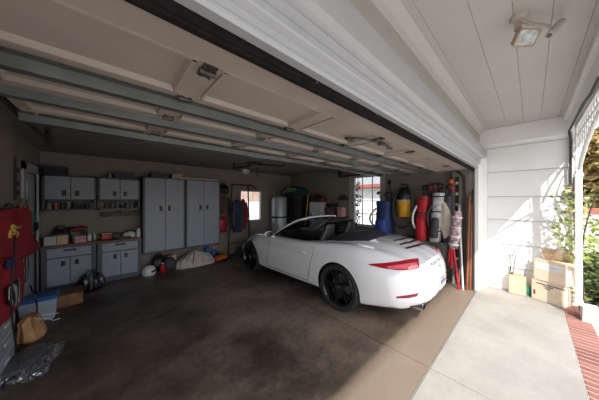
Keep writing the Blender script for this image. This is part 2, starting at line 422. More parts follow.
for (ya, yb) in ((1.375, 1.50), (1.80, 1.94), (2.42, 2.60)):
    z = G((ya+yb)/2); mb = MB()
    y0, y1 = gy(ya), gy(yb); h = .055; w = (y1-y0)
    mb.prism([(y0, z), (y0, z-.004), (y0+w*.22, z-.006), (y0+w*.3, z-h), (y1-w*.3, z-h), (y1-w*.22, z-.006), (y1, z-.004), (y1, z)],
             lambda u, v, t: (t, u, v), gx(XA-.02), gx(XB+.02))
    mb.obj('strut', STEEL, gd)
HB = M('hinge_steel', (.10, .09, .08), .5, .6, var=.4, scale=30)
def hinge(x, y):
    mb = MB(); z = G(y)
    mb.bx(gx(x)-.03, gx(x)+.03, gy(y)-.05, gy(y)-.006, z-.006, z); mb.bx(gx(x)-.03, gx(x)+.03, gy(y)+.006, gy(y)+.05, z-.006, z)
    mb.cyl((gx(x)-.035, gy(y), z-.012), (gx(x)+.035, gy(y), z-.012), .012, n=8)
    for sx in (-.02, .02):
        for sy in (-.035, .035): mb.cyl((gx(x)+sx, gy(y)+sy, z-.016), (gx(x)+sx, gy(y)+sy, z-.004), .007, n=6)
    mb.obj('hinge', HB, gd)
for i in (1, 2, 3, 4, 5, 6):
    for y in (1.335, 1.765, 2.30): hinge(stiles[i], y)
for i in (1, 3, 4, 6): hinge(stiles[i], .97)
mb = MB(); mb.tube([(gx(1.62), gy(1.16), 2.218), (gx(1.72), gy(1.05), 2.21), (gx(2.02), gy(1.0), 2.205), (gx(2.28), gy(1.03), 2.21)], .009, 6, smooth=4)
mb.box((gx(1.66), gy(1.13), 2.207), (.10, .03, .02), bev=.004); mb.box((gx(2.25), gy(1.03), 2.207), (.10, .03, .02), bev=.004); mb.box((gx(2.0), gy(1.0), 2.205), (.07, .05, .03), bev=.005)
mb.obj('lock_bar', HB, gd)
mb = MB(); mb.bx(gx(XA), gx(XB), gy(.695), gy(.745), 2.19, 2.262, .01)
mb.tube([(gx(XA), gy(.72), 2.193), (gx(XB), gy(.72), 2.193)], .017, 8)
sl = mb.obj('bottom_seal', M('weather_seal', (.007, .006, .006), .9, var=.6, scale=20, spec=.15), gd)
rnd = random.Random(3)
for i in range(14):
    x = XA+.5+i*.33+rnd.uniform(-.1, .1); z = 2.21+.03*rnd.random()
    mb = MB(); mb.cyl((gx(x), gy(.697), z), (gx(x), gy(.691), z), .005, n=8); mb.obj('bolt', STEEL, sl)
# tracks each side
def track(x, s, label, yend, wallx):
    t = thing('door_track', label, 'track', (x, .8, 0))
    TR = M('track_dark_steel', (.06, .055, .05), .5, .5, var=.3)
    mb = MB(); mb.tube([(0, .06, .05), (0, .06, 1.9), (0, .10, 2.12), (0, .25, 2.26), (0, .45, 2.30), (0, yend-.8, 2.335)], .022, 6, smooth=4)
    mb.obj('rail', TR, t, 60)
    mb = MB()
    mb.bx(-.03, .03, yend-.86, yend-.81, 2.3, 2.57); mb.box((0, yend-.84, 2.46), (.03, .25, .03), (.6, 0, 0))
    mb.obj('hanger', TR, t)
    mb = MB(); mb.bx(min(0, wallx-x), max(.01, wallx-x), .04, .07, 1.2, 1.25); mb.bx(min(0, wallx-x), max(.01, wallx-x), .04, .07, .4, .45)
    mb.obj('wall_bracket', TR, t)
    return t
track(XA-.06, -1, 'dark steel door track along the left side of the overhead door', 3.9, -.79)
track(XB+.05, 1, 'dark steel door track along the right side, above the vacuum', 3.8, 5.08)
# fluorescent fitting and opener
f = thing('ceiling_light', 'long thin fluorescent fitting on the ceiling above the tall cabinets', 'light', (.97, 3.38, ZC))
mb = MB(); mb.bx(-.62, .62, -.05, .05, -.12, 0, .008); mb.obj('housing', M('fixture_white', (.55, .55, .53), .5), f)
mb = MB(); mb.cyl((-.6, -.02, -.145), (.6, -.02, -.145), .022); mb.obj('tube', FLUO, f, 60)
op = at_d(251, 166, 5.2)
g = thing('mounted_door_opener', 'black ceiling-hung garage door opener with angle-iron brackets', 'opener', (op.x, op.y, 0))
mb = MB()
def pd(px, py, d=5.2):
    v = at_d(px, py, d); return (v.x-op.x, v.y-op.y, min(v.z, 2.566))
for a, b in (((234, 150), (234, 169)), ((234, 168), (251, 166)), ((253, 164), (284, 166)), ((284, 166), (284, 152)), ((250, 166), (250, 150))): mb.cyl(pd(*a), pd(*b), .018, n=6)
mb.obj('bracket', BLACK, g)
mb = MB(); mb.ell(pd(255, 161), (.17, .17, .065), 14, 8); mb.box(pd(250, 161), (.16, .16, .07), (0, 0, YAW), .01); mb.obj('motor_housing', DARK, g, 50)
mb = MB(); mb.ell(pd(245, 171), (.12, .12, .06), 12, 8); mb.obj('lens', M('lens_plastic', (.55, .53, .5), .3, var=.4, scale=20), g, 60)
mb = MB(); mb.cyl(pd(257, 168), pd(257, 177), .016, n=8); mb.obj('release_handle', M('handle_red_brown', (.12, .03, .02), .5), g)

# ================================================================== THE CAR
TH = math.radians(2.2)
CARO = Vector((3.427, 1.985, 0))
car = thing('convertible_car', 'white convertible sports car with its top down, parked nose-in', 'car', CARO, TH)
MC = Matrix.Translation(CARO) @ Matrix.Rotation(TH, 4, 'Z')      # local: x = right, y = forward, z = up; origin under the rear axle
def interp(tab, s):
    if s <= tab[0][0]: return tab[0][1]
    for i in range(len(tab)-1):
        if s <= tab[i+1][0]:
            a = tab[max(i-1, 0)]; b = tab[i]; c = tab[i+1]; d = tab[min(i+2, len(tab)-1)]
            t = (s-b[0])/(c[0]-b[0]); h = c[0]-b[0]
            m0 = (c[1]-a[1])/(c[0]-a[0])*h if c[0] != a[0] else 0; m1 = (d[1]-b[1])/(d[0]-b[0])*h if d[0] != b[0] else 0
            return (2*t**3-3*t*t+1)*b[1]+(t**3-2*t*t+t)*m0+(-2*t**3+3*t*t)*c[1]+(t**3-t*t)*m1
    return tab[-1][1]
SS = (-1.14, -.95, -.62, -.3, 0, .4, .9, 1.4, 1.8, 2.1, 2.45, 2.8, 3.1, 3.3, 3.45)
T = lambda *v: list(zip(SS, v))
tW = T(.85, .89, .915, .915, .915, .895, .88, .88, .885, .895, .90, .88, .85, .81, .76)
tS = T(.83, .895, .955, .975, .975, .94, .91, .90, .89, .885, .86, .80, .70, .62, .55)
tC = T(.845, .93, 1.0, 1.025, 1.02, .99, .96, .94, .92, .86, .79, .72, .64, .57, .50)
tw = T(.62, .65, .70, .73, .74, .77, .78, .78, .78, .77, .74, .69, .64, .58, .52)
tB = T(.29, .25, .21, .2, .2, .2, .19, .19, .19, .2, .2, .2, .21, .24, .28)
def section(s):
    W, zs, zc, ws, zb = (interp(t, s) for t in (tW, tS, tC, tw, tB))
    zm = max(zb+.2, min(.56, zs-.2))
    P = [(0, zb), (W*.5, zb), (W-.12, zb), (W-.045, zb+.035), (W-.02, zb+.15), (W, zm), (W-.022, zm+(zs-zm)*.45), (ws+.075, zs-.05), (ws, zs-.002),
         (ws-.14, zs+(zc-zs)*.22-.008), (ws*.5, zs+(zc-zs)*.74), (ws*.22, zc-.006), (0, zc)]
    v = [Vector((a, 0, b)) for a, b in P]
    c = catmull(v[2:], 5)
    return [v[0], v[1]] + c
def deform(w, s, z):
    if s < -.08:
        r = min(1, (-.08-s)/1.06)**1.12
        pz = interp([(.2, .16), (.3, .07), (.4, .01), (.5, 0), (.6, .005), (.7, .025), (.78, .06), (.85, .10)], z)
        s2 = s + r*(.47*(abs(w)/.9)**4 + pz)
        return Vector((w, s2, z))
    if s > 2.15:
        r = min(1, (s-2.15)/1.30)**1.15
        pz = interp([(.2, .08), (.3, .02), (.4, 0), (.5, .03), (.6, .10), (.7, .18)], z)
        return Vector((w, s - r*(.66*(abs(w)/.9)**2.6 + pz), z))
    return Vector((w, s, z))
def body_mesh(mb, fat=0.):
    st = [-1.14+4.59*i/94 for i in range(95)]
    rings = []
    half = [section(s) for s in st]
    def ring(hs, s, lam=1.):
        pts = hs + [Vector((-p.x, 0, p.z)) for p in hs[-2:0:-1]]
        zm = .5
        return [deform(p.x*lam, s, zm+(p.z-zm)*lam) for p in pts]
    for lam in (.04, .2, .4, .6, .75, .88, .96): rings.append(ring(half[0], st[0], lam))
    for h, s in zip(half, st): rings.append(ring(h, s))
    for lam in (.96, .88, .75, .6, .4, .2, .04): rings.append(ring(half[-1], st[-1], lam))
    mb.rings(rings)
mb = MB(); body_mesh(mb)
body = mb.obj('body', [CAR, BLACK], car)
bvh = BVHTree.FromPolygons([v.co.copy() for v in body.data.vertices], [tuple(p.vertices) for p in body.data.polygons])
MCI = MC.inverted()
def hit(px, py):
    """the point of the car body a sight line meets, in car space, with its normal"""
    o = MCI @ Vector((0, 0, EYE)); d = (MCI.to_3x3() @ ray(px, py)).normalized()
    h = bvh.ray_cast(o, d)
    return (h[0], h[1]) if h[0] is not None else (None, None)
def cast(w, z):
    h = bvh.ray_cast(Vector((w, -3, z)), Vector((0, 1, 0))); return h[0], h[1]
def down(w, s):
    h = bvh.ray_cast(Vector((w, s, 3)), Vector((0, 0, -1))); return h[0], h[1]
def skin(mb, P, N, nu, nv, th=.006):
    """thin slab over a grid of surface points"""
    top = [[p+n*th for p, n in zip(r, q)] for r, q in zip(P, N)]; bot = [[p-n*.01 for p, n in zip(r, q)] for r, q in zip(P, N)]
    V = [[mb.bm.verts.new(p) for p in r] for r in top]; B = [[mb.bm.verts.new(p) for p in r] for r in bot]
    for i in range(len(V)-1):
        for j in range(len(V[0])-1):
            mb.bm.faces.new((V[i][j], V[i+1][j], V[i+1][j+1], V[i][j+1])); mb.bm.faces.new((B[i][j], B[i][j+1], B[i+1][j+1], B[i+1][j]))
    def edge(a, b): 
        for k in range(len(a)-1): mb.bm.faces.new((a[k], a[k+1], b[k+1], b[k]))
    edge(V[0], B[0]); edge(B[-1], V[-1]); edge([r[0] for r in B], [r[0] for r in V]); edge([r[-1] for r in V], [r[-1] for r in B])
def strip(upper, lower, caster, nu=22, nv=5, th=.006, mirror=False):
    """surface patch between an upper and a lower polyline, laid on the body"""
    def samp(pl, t):
        L = [0]
        for a, b in zip(pl, pl[1:]): L.append(L[-1]+math.dist(a, b))
        x = t*L[-1]
        for i in range(len(pl)-1):
            if x <= L[i+1]+1e-9:
                q = (x-L[i])/max(1e-9, L[i+1]-L[i]); return tuple(pl[i][k]+(pl[i+1][k]-pl[i][k])*q for k in (0, 1))
        return pl[-1]
    P, N = [], []
    for i in range(nu+1):
        a, b = samp(upper, i/nu), samp(lower, i/nu); r, q = [], []
        for j in range(nv+1):
            t = j/nv; p, n = caster(a[0]+(b[0]-a[0])*t, a[1]+(b[1]-a[1])*t)
            if p is None: p, n = (r[-1], q[-1]) if r else (P[-1][j], N[-1][j])
            r.append(p); q.append(n)
        P.append(r); N.append(q)
    if mirror:
        f = lambda v: Vector((-v.x, v.y, v.z))
        P = [[f(p) for p in r] for r in P]; N = [[f(p) for p in r] for r in N]
    mb = MB(); skin(mb, P, N, nu, nv, th); return mb
# --- tail lights, reflectors (left side seen, right side its mirror image)
for mir in (False, True):
    o = strip([(368.5, 264.2), (385, 263.0), (402, 260.8), (417.5, 258.4), (418.5, 259.5)], [(368.6, 264.8), (384, 268.4), (396, 270.0), (410, 270.3), (418.8, 267.5)], hit, 26, 6, .012, mir).obj('tail_light', TAILR, car, 50)
    strip([(386, 266.8), (400, 264.8), (415, 263.2), (417, 263.2)], [(389, 269.0), (400, 269.3), (412, 269.0), (417, 266.8)], hit, 16, 3, .016, mir).obj('light_lens', TAILP, o, 50)
    strip([(396, 296.3), (408, 294.8), (418.5, 293.0)], [(396.5, 298.0), (408, 297.8), (416.5, 296.0)], hit, 14, 2, .006, mir).obj('reflector', REFL, car, 50)
# --- deck slats
for up, lo in (([(393, 240.2), (404, 237.6), (411.5, 235.6)], [(393.8, 241.2), (405, 238.9), (412.6, 236.8)]),
               ([(399, 243.7), (411, 240.8), (419.2, 238.6)], [(400, 244.9), (412, 242.3), (420.4, 239.9)]),
               ([(405, 247.6), (417, 244.4), (425.5, 241.9)], [(406, 249.0), (418, 246.0), (426.8, 243.2)])):
    strip(up, lo, hit, 14, 2, .004).obj('engine_grille', BLACK, car)
# --- cockpit, wheel wells, bumper cut out of the solid
def cutter(mb, name):
    o = mb.obj(name, BLACK); o.matrix_world = MC; return o
mb = MB()
ck = [(-.50, .30), (.50, .30), (.60, .42), (.69, .8), (.70, 1.3), (.66, 1.62), (.45, 1.78), (0, 1.84), (-.45, 1.78), (-.66, 1.62), (-.70, 1.3), (-.69, .8), (-.60, .42)]
mb.prism(ck, lambda u, v, t: (u, v, t), .36, 1.4)
cuts = [cutter(mb, 'cutter')]
for (s, R, w) in ((0, .375, .62), (2.45, .37, .64)):
    for sg in (-1, 1):
        mb = MB()
        arch_ = [(s+R*math.cos(PI*k/36), .345+R*math.sin(PI*k/36)) for k in range(37)] + [(s-R*.98, -.15), (s+R*.98, -.15)]
        mb.prism(arch_, lambda u, v, t: (t, u, v), sg*w, sg*1.1)
        cuts.append(cutter(mb, 'cutter'))
# the shut lines of the doors, the front lid and the bumper as shallow slots
def slot(pts, sg):
    mb = MB(); pp = [(sg*1.0, y, z) for y, z in pts]
    for a, b in zip(pp, pp[1:]):
        c = ((a[0]*.9), (a[1]+b[1])/2, (a[2]+b[2])/2); L = math.hypot(b[1]-a[1], b[2]-a[2]); an = math.atan2(b[2]-a[2], b[1]-a[1])
        mb.box(c, (.10, L+.004, .007), (an, 0, 0))
    return mb
bpy.context.view_layer.update()
def apply_cuts(o, cs):
    for c in cs:
        md = o.modifiers.new('b', 'BOOLEAN'); md.operation = 'DIFFERENCE'; md.object = c; md.solver = 'EXACT'
        try: md.material_mode = 'TRANSFER'
        except Exception: pass
        dg = bpy.context.evaluated_depsgraph_get(); dg.update()
        me = bpy.data.meshes.new_from_object(o.evaluated_get(dg)); o.modifiers.clear()
        old = o.data; o.data = me; bpy.data.meshes.remove(old)
        bpy.context.view_layer.update()
apply_cuts(body, cuts)
for c in cuts: bpy.data.objects.remove(c)
for p in body.data.polygons: p.use_smooth = True
body.data.set_sharp_from_angle(angle=math.radians(32)); body.data.name = 'body'
# --- doors: outline laid on the flank as a skin a hair proud of the body
def flank(sg):
    def f(s, z):
        h = bvh.ray_cast(Vector((sg*2, s, z)), Vector((-sg, 0, 0))); return h[0], h[1]
    return f
SEAM = M('panel_gap', (.10, .10, .11), .6)
for sg in (-1, 1):
    dr = strip([(.50, .915), (1.0, .895), (1.70, .88)], [(.62, .30), (1.0, .285), (1.78, .285)], flank(sg), 26, 14, .0025).obj('door', CAR, car, 50)
    for pts in ([(.492, .92), (.50, .75), (.56, .5), (.62, .29)], [(1.715, .885), (1.73, .6), (1.79, .285)], [(.62, .283), (1.79, .278)]):
        a = [p for p in pts]
        if abs(pts[0][1]-pts[-1][1]) > .1: u = [(y, z) for y, z in pts]; l = [(y+.009, z) for y, z in pts]
        else: u = [(y, z) for y, z in pts]; l = [(y, z-.009) for y, z in pts]
        strip(u, l, flank(sg), 12, 1, .003).obj('door_gap', SEAM, dr)
    h0, n0 = flank(sg)(.74, .735)
    mb = MB(); c = h0+n0*.018
    mb.box(c, (.022, .19, .03), (0, 0, 0), .01); mb.box(h0+n0*.006+Vector((0, .075, 0)), (.03, .02, .02)); mb.box(h0+n0*.006-Vector((0, .075, 0)), (.03, .02, .02))
    mb.obj('door_handle', CAR, dr, 50)
# --- lower bumper: black diffuser and exhausts
strip([(-.68, .335), (-.5, .36), (-.3, .365), (0, .37), (.3, .365), (.5, .36), (.70, .345)], [(-.62, .27), (-.3, .268), (0, .265), (.3, .268), (.66, .27)], lambda a, b: cast(a, b), 30, 3, .008).obj('diffuser', BLACK, car, 50)
for sg in (-1, 1):
    p, n = cast(sg*.45, .32); e = MB()
    for q, r0, r1 in ((0, .062, .062),):
        R = []
        for k, (yy, a, b) in enumerate(((.10, .10, .052), (-.02, .10, .052), (-.02, .088, .042), (.06, .085, .04))):
            R.append([Vector((p.x+a*math.cos(2*PI*j/24), p.y+.015+yy, .285+b*math.sin(2*PI*j/24))) for j in range(24)])
        e.rings(R, cap=False)
    ex = e.obj('exhaust_pipe', CHROME, car, 40)
    e = MB(); e.rings([[Vector((p.x+.087*math.cos(2*PI*j/24), p.y+.03+dy, .285+.041*math.sin(2*PI*j/24))) for j in range(24)] for dy in (0, .01)]); e.obj('pipe_mouth', BLACK, ex)
# --- plate and lettering
def text_mesh(mb, txt, size, mat):
    cu = bpy.data.curves.new('t', 'FONT'); cu.body = txt; cu.size = size; cu.align_x = 'CENTER'; cu.align_y = 'CENTER'; cu.extrude = .0015
    o = bpy.data.objects.new('t', cu); C.objects.link(o); bpy.context.view_layer.update()
    dg = bpy.context.evaluated_depsgraph_get(); me = bpy.data.meshes.new_from_object(o.evaluated_get(dg))
    vs = [mb.bm.verts.new(mat @ v.co) for v in me.vertices]
    for p in me.polygons:
        try: mb.bm.faces.new([vs[i] for i in p.vertices])
        except ValueError: pass
    bpy.data.objects.remove(o); bpy.data.meshes.remove(me); bpy.data.curves.remove(cu)
def on_tail(w, z, off=.004):
    p, n = cast(w, z); xa = Vector((1, 0, 0)); xa = (xa-n*xa.dot(n)).normalized(); za = n
    ya = za.cross(xa)
    return Matrix(((xa.x, ya.x, za.x, p.x+n.x*off), (xa.y, ya.y, za.y, p.y+n.y*off), (xa.z, ya.z, za.z, p.z+n.z*off), (0, 0, 0, 1)))
for i, ch in enumerate('PORSCHE'):
    mb = MB(); text_mesh(mb, ch, .062, on_tail(-.27+i*.075, .785, .013)); mb.obj('badge_letter', M('badge_grey', (.12, .12, .13), .4), car)
for i, ch in enumerate('911'):
    mb = MB(); text_mesh(mb, ch, .062, on_tail(.0+i*.048, .715, .011)); mb.obj('badge_letter', M('badge_grey', (.12, .12, .13), .4), car)
p, n = cast(0, .52)
mb = MB(); mb.box((0, p.y-.006, .52), (.31, .014, .155), (-.06, 0, 0), .004); pl = mb.obj('number_plate', M('plate_white', (.80, .81, .84), .4), car)
mb = MB(); rnd = random.Random(5)
for (z, n_, w_, h_) in ((.575, 6, .018, .02), (.525, 7, .022, .05), (.468, 9, .014, .012)):
    for i in range(n_):
        x = (i-(n_-1)/2)*(w_+.012)
        mb.box((x, p.y-.0155+(.52-z)*-.06, z), (w_*.35, .003, h_), (-.06, 0, 0)); 
        if i % 2: mb.box((x+w_*.25, p.y-.0155+(.52-z)*-.06, z+h_*.3), (w_*.6, .003, h_*.25), (-.06, 0, 0))
        else: mb.box((x+w_*.25, p.y-.0155+(.52-z)*-.06, z-h_*.3), (w_*.6, .003, h_*.25), (-.06, 0, 0))
mb.obj('plate_marks', M('plate_ink', (.10, .10, .16), .6), pl)
# --- wheels
RIM = M('dark_rim', (.05, .05, .054), .22, .8, var=.15); RIMH = M('rim_edge', (.22, .22, .23), .25, .9)
def wheel(w, s, R, width, sg):
    ax = Matrix.Translation((w, s, R)) @ Matrix.Rotation(sg*PI/2, 4, 'Y')     # local z points outward
    r = R*.79; h = width/2
    mb = MB(); mb.lathe([(r, -h+.02), (R-.03, -h), (R, -h+.03), (R+.001, 0), (R, h-.03), (R-.03, h), (r+.008, h-.004), (r-.012, h-.012), (r-.016, -h+.03)], 48, ax, cap=False)
    wl = mb.obj('wheel', RUBBER, car, 40)
    mb = MB()
    mb.lathe([(r-.004, h-.012), (r-.014, h-.006), (r-.024, h-.02), (r-.03, -.02), (r-.03, -h+.03)], 48, ax, cap=False)
    for k in range(5):
        for d in (-.17, .17):
            a = 2*PI*k/5+.3; a0 = a+d*.75; a1 = a+d
            e0 = Vector((.045*math.cos(a0), .045*math.sin(a0), h-.045)); e1 = Vector(((r-.02)*math.cos(a1), (r-.02)*math.sin(a1), h-.022))
            t = (e1-e0); nrm = Vector((-t.y, t.x, 0)).normalized()
            R0 = [e0+nrm*.012+Vector((0, 0, .0)), e0+nrm*.009+Vector((0, 0, .012)), e0-nrm*.009+Vector((0, 0, .012)), e0-nrm*.012, e0-nrm*.012-Vector((0, 0, .03)), e0+nrm*.012-Vector((0, 0, .03))]
            R1 = [p+t for p in R0]
            mb.rings([[ax @ p for p in R0], [ax @ p for p in R1]])
    mb.lathe([(.075, h-.06), (.072, h-.035), (.05, h-.03), (.034, h-.026), (.0, h-.025)], 24, ax)
    rim = mb.obj('rim', RIM, wl, 40)
    mb = MB(); mb.lathe([(.17, -.03), (.17, -.005), (.06, -.005)], 32, ax); mb.obj('brake_disc', M('disc_steel', (.30, .30, .31), .35, .8), wl, 40)
    mb = MB(); mb.lathe([(.030, h-.024), (.028, h-.019), (.0, h-.019)], 20, ax); mb.obj('hub_cap', RIMH, wl, 40)
    mb = MB()
    for i in range(7):
        a = 2.2+i*.14; b = a+.15
        mb.box((ax @ Vector((.16*math.cos(a), .16*math.sin(a), .012))), (.05, .035, .06), (a*sg, 0, 0), .006)
    mb.obj('brake_caliper', M('caliper_grey', (.10, .10, .105), .4, .5), wl)
for sg in (-1, 1):
    wheel(sg*.765, 0, .346, .27, sg); wheel(sg*.770, 2.45, .338, .235, sg)
# --- windscreen frame, glass, mirrors
A0 = Vector((-.70, 1.78, .90)); A1 = Vector((-.50, 1.04, 1.28))
fl = [A0, Vector((-.665, 1.58, 1.02)), Vector((-.60, 1.33, 1.17)), Vector((-.545, 1.13, 1.255)), A1+Vector((.0, .0, -.003)), Vector((-.40, 1.045, 1.292)), Vector((-.2, 1.06, 1.298)), Vector((0, 1.065, 1.30))]
full = fl + [Vector((-p.x, p.y, p.z)) for p in fl[-2::-1]]
mb = MB(); mb.tube(full, .022, 8, smooth=4); mb.obj('windscreen_frame', CAR, car, 60)
mb = MB(); ins = [p+Vector((0, -.012, -.024)) for p in full]; mb.tube(ins, .018, 8, smooth=4); mb.obj('frame_liner', BLACK, car, 60)
half = catmull(fl, 4); mb = MB(); VV = []
for p in half:
    base = Vector((p.x, 1.80+.09*(1-(p.x/.7)**2), .90)); VV.append([mb.bm.verts.new(base+(p-base)*t+Vector((0, 0.03*math.sin(PI*t), 0.03*math.sin(PI*t)))) for t in (0, .25, .5, .75, 1)] +
        [])
VR = [[mb.bm.verts.new(Vector((-v.co.x, v.co.y, v.co.z))) for v in r] for r in VV[:-1]]
cols = VV + VR[::-1]
for a, b in zip(cols, cols[1:]):
    for j in range(4): mb.bm.faces.new((a[j], b[j], b[j+1], a[j+1]))
mb.obj('windscreen', CGLASS, car, 60)
for sg in (-1, 1):
    # lowered side glass still showing at the front quarter, mirror on the door
    mb = MB(); q = [(1.72, .915), (1.52, 1.045), (1.33, 1.145), (1.30, 1.14), (1.02, 1.10), (.72, .96), (.70, .91)]
    mb.prism(q, lambda u, v, t: (sg*(.735-(v-.9)*.45+t), u, v), 0, .005); 
    mb.obj('side_glass', CGLASS, car)
    mb = MB(); mb.ell((sg*.965, 1.60, .965), (.105, .055, .068), 16, 10); mb.tube([(sg*.80, 1.62, .895), (sg*.86, 1.62, .915), (sg*.92, 1.61, .94)], .026, 8, smooth=3)
    mi = mb.obj('door_mirror', CAR, car, 60)
    mb = MB(); mb.ell((sg*.967, 1.558, .966), (.082, .022, .05), 16, 8); mb.obj('mirror_glass', GLOSSB, mi, 60)
# --- interior
for sg in (-1, 1):
    sx = sg*.36
    mb = MB(); mb.drape([(sx, .98, .40, .24, .26), (sx, .98, .52, .25, .27), (sx, .98, .575, .22, .24), (sx, .98, .58, .1, .1)], 24)
    st = mb.obj('seat', LEATHER, car, 50)
    def back(p): return Vector((p.x, p.y-(p.z-.5)*.28, p.z))
    mb = MB(); mb.drape([(sx, .72, .48, .23, .07), (sx, .72, .62, .25, .085), (sx, .72, .85, .24, .08), (sx, .72, 1.0, .19, .065), (sx, .72, 1.06, .14, .055), (sx, .72, 1.16, .135, .05), (sx, .72, 1.20, .11, .035)], 24, fn=back)
    mb.obj('backrest', LEATHER, st, 50)
mb = MB(); mb.box((0, 1.58, .80), (1.30, .26, .17), (.15, 0, 0), .05); mb.box((0, 1.2, .55), (.22, .9, .16), bev=.03); db = mb.obj('dashboard', LEATHER, car, 40)
mb = MB(); c = Vector((-.36, 1.36, .86)); q = Matrix.Rotation(math.radians(-65), 4, 'X')
mb.tube([c + (q @ Vector((.185*math.cos(2*PI*k/24), .185*math.sin(2*PI*k/24), 0))) for k in range(24)], .016, 8, closed=True)
for a in (0, PI, -PI/2): mb.cyl(c, c+(q @ Vector((.18*math.cos(a), .18*math.sin(a), 0))), .014, n=6)
mb.ell(c, (.06, .05, .05)); mb.obj('steering_wheel', BLACK, car, 50)
# folded soft top: a low dark bulge behind the seats, and the wind deflector
P, N = [], []
mb = MB(); cl = []
for i in range(13):
    s = -.26+.62*i/12; row = []
    for j in range(21):
        w = -.56+1.12*j/20; w *= 1-.30*max(0, (.25-s)/.51)**1.6
        d = down(w, s)[0]
        e = min(1, (i/12)*4, (1-i/12)*8+.15)*min(1, (10-abs(j-10))/2.5)
        row.append(Vector((w, s, (d.z if d else .98)+.002+.05*math.sqrt(max(0, e))*(1+.08*math.sin(j*1.9))+.025*i/12)))
    cl.append(row)
V = [[mb.bm.verts.new(p) for p in r] for r in cl]
B = [[mb.bm.verts.new(Vector((p.x, p.y, .80))) for p in r] for r in cl]
for i in range(12):
    for j in range(20):
        mb.bm.faces.new((V[i][j], V[i+1][j], V[i+1][j+1], V[i][j+1])); mb.bm.faces.new((B[i][j], B[i][j+1], B[i+1][j+1], B[i+1][j]))
for i in range(12):
    mb.bm.faces.new((V[i][0], B[i][0], B[i+1][0], V[i+1][0])); mb.bm.faces.new((V[i][20], V[i+1][20], B[i+1][20], B[i][20]))
for j in range(20):
    mb.bm.faces.new((V[0][j], V[0][j+1], B[0][j+1], B[0][j])); mb.bm.faces.new((V[12][j], B[12][j], B[12][j+1], V[12][j+1]))
mb.obj('soft_top_cover', M('soft_top_black', (.014, .014, .016), .8, var=.2), car, 40)
mb = MB(); wd = [(-.50, .62, .95), (-.50, .575, 1.20), (-.46, .57, 1.245), (.46, .57, 1.245), (.50, .575, 1.20), (.50, .62, .95)]
mb.tube(wd, .014, 8); de = mb.obj('wind_deflector', BLACK, car, 50)
mb = MB(); mb.bx(-.49, .49, .582, .586, .98, 1.23); mb.obj('deflector_mesh', glass('deflector_net', (.62, .62, .63), .02), de)
# antenna-less front end parts, not seen from the door but part of the car
for sg in (-1, 1):
    p, n = bvh.ray_cast(Vector((sg*.66, 5, .66)), Vector((0, -1, 0)))[:2]
    if p is not None:
        mb = MB(); q = n.to_track_quat('Z', 'Y').to_matrix().to_4x4()
        mb.lathe([(.12, -.03), (.12, .004), (.09, .02), (0, .028)], 24, Matrix.Translation(p) @ q); mb.obj('headlight', M('headlight_glass', (.5, .52, .55), .08, coat=1.), car, 50)

# ================================================================== CABINETS ON THE BACK WALL
def handle(x, z, y, w, h, parent):
    mb = MB(); mb.bx(x-w/2, x+w/2, y-.012, y+.004, z-h/2, z+h/2, .006); mb.obj('handle', BLACK, parent)
def base_cabinet(x0, x1, label):
    t = thing('base_cabinet', label, 'cabinet', ((x0+x1)/2, 6.19, 0)); w = (x1-x0)/2
    mb = MB(); mb.bx(-w, w, -.44, 0, .05, .80); mb.bx(-w, -w+.06, -.455, -.44, .05, .80); mb.bx(w-.06, w, -.455, -.44, .05, .80); mb.bx(-w+.06, w-.06, -.455, -.44, .05, .10)
    mb.bx(-w+.03, w-.03, -.40, -.03, 0, .06)
    mb.obj('carcass', CABF, t)
    mb = MB(); mb.bx(-w+.065, w-.065, -.465, -.44, .615, .78, .006); dw = mb.obj('drawer', CABD, t); handle(0, .735, -.465, .16, .035, dw)
    for sg in (-1, 1):
        mb = MB(); a, b = sorted((sg*.004, sg*(w-.065))); mb.bx(a, b, -.465, -.44, .11, .60, .006); d = mb.obj('door', CABD, t); handle(sg*.085, .50, -.465, .05, .09, d)
    return t
base_cabinet(-.83, -.14, 'grey base cabinet with drawer, left one, beside the house door')
base_cabinet(-.12, .575, 'grey base cabinet with drawer, right one, next to the tall cabinets')
mb = MB(); mb.bx(-.705, .705, -.24, .24, 0, .036, .006)
w = tag(mb.obj('worktop', WOODT, None, loc=(-.128, 5.955, .80)), 'brown wooden worktop across both base cabinets', 'worktop')
def wall_cabinet(x0, x1, label):
    t = thing('wall_cabinet', label, 'cabinet', ((x0+x1)/2, 6.195, 1.45)); w = (x1-x0)/2; D = .30
    mb = MB(); mb.bx(-w, -w+.035, -D, 0, 0, .655); mb.bx(w-.035, w, -D, 0, 0, .655); mb.bx(-w, w, -D, 0, 0, .03); mb.bx(-w, w, -D, 0, .20, .225); mb.bx(-w, w, -D, 0, .625, .655); mb.bx(-w, w, -.015, 0, 0, .655)
    mb.obj('carcass', CABF, t)
    for sg in (-1, 1):
        mb = MB(); a, b = sorted((sg*.004, sg*(w-.03))); mb.bx(a, b, -D-.02, -D, .215, .635, .006); d = mb.obj('door', CABD, t); handle(sg*.085, .33, -D-.02, .055, .10, d)
    return t
wall_cabinet(-.84, -.14, 'grey two-door wall cabinet over the left end of the worktop')
wall_cabinet(-.12, .565, 'grey two-door wall cabinet beside the tall cabinets')
def tall_cabinet(x0, x1, label):
    t = thing('tall_cabinet', label, 'cabinet', ((x0+x1)/2, 6.195, .44)); w = (x1-x0)/2; D = .44; H = 1.72
    mb = MB(); mb.bx(-w, w, -D, 0, 0, H, .004); mb.obj('carcass', CABF, t)
    for sg in (-1, 1):
        mb = MB(); a, b = sorted((sg*.003, sg*(w-.035))); mb.bx(a, b, -D-.02, -D, .05, H-.02, .006); d = mb.obj('door', CABD, t); handle(sg*.085, 1.02, -D-.02, .055, .12, d)
    return t
tall_cabinet(.60, 1.44, 'tall grey two-door wall-hung cabinet, nearer the worktop')
tall_cabinet(1.455, 2.31, 'tall grey two-door wall-hung cabinet, nearer the water heater')

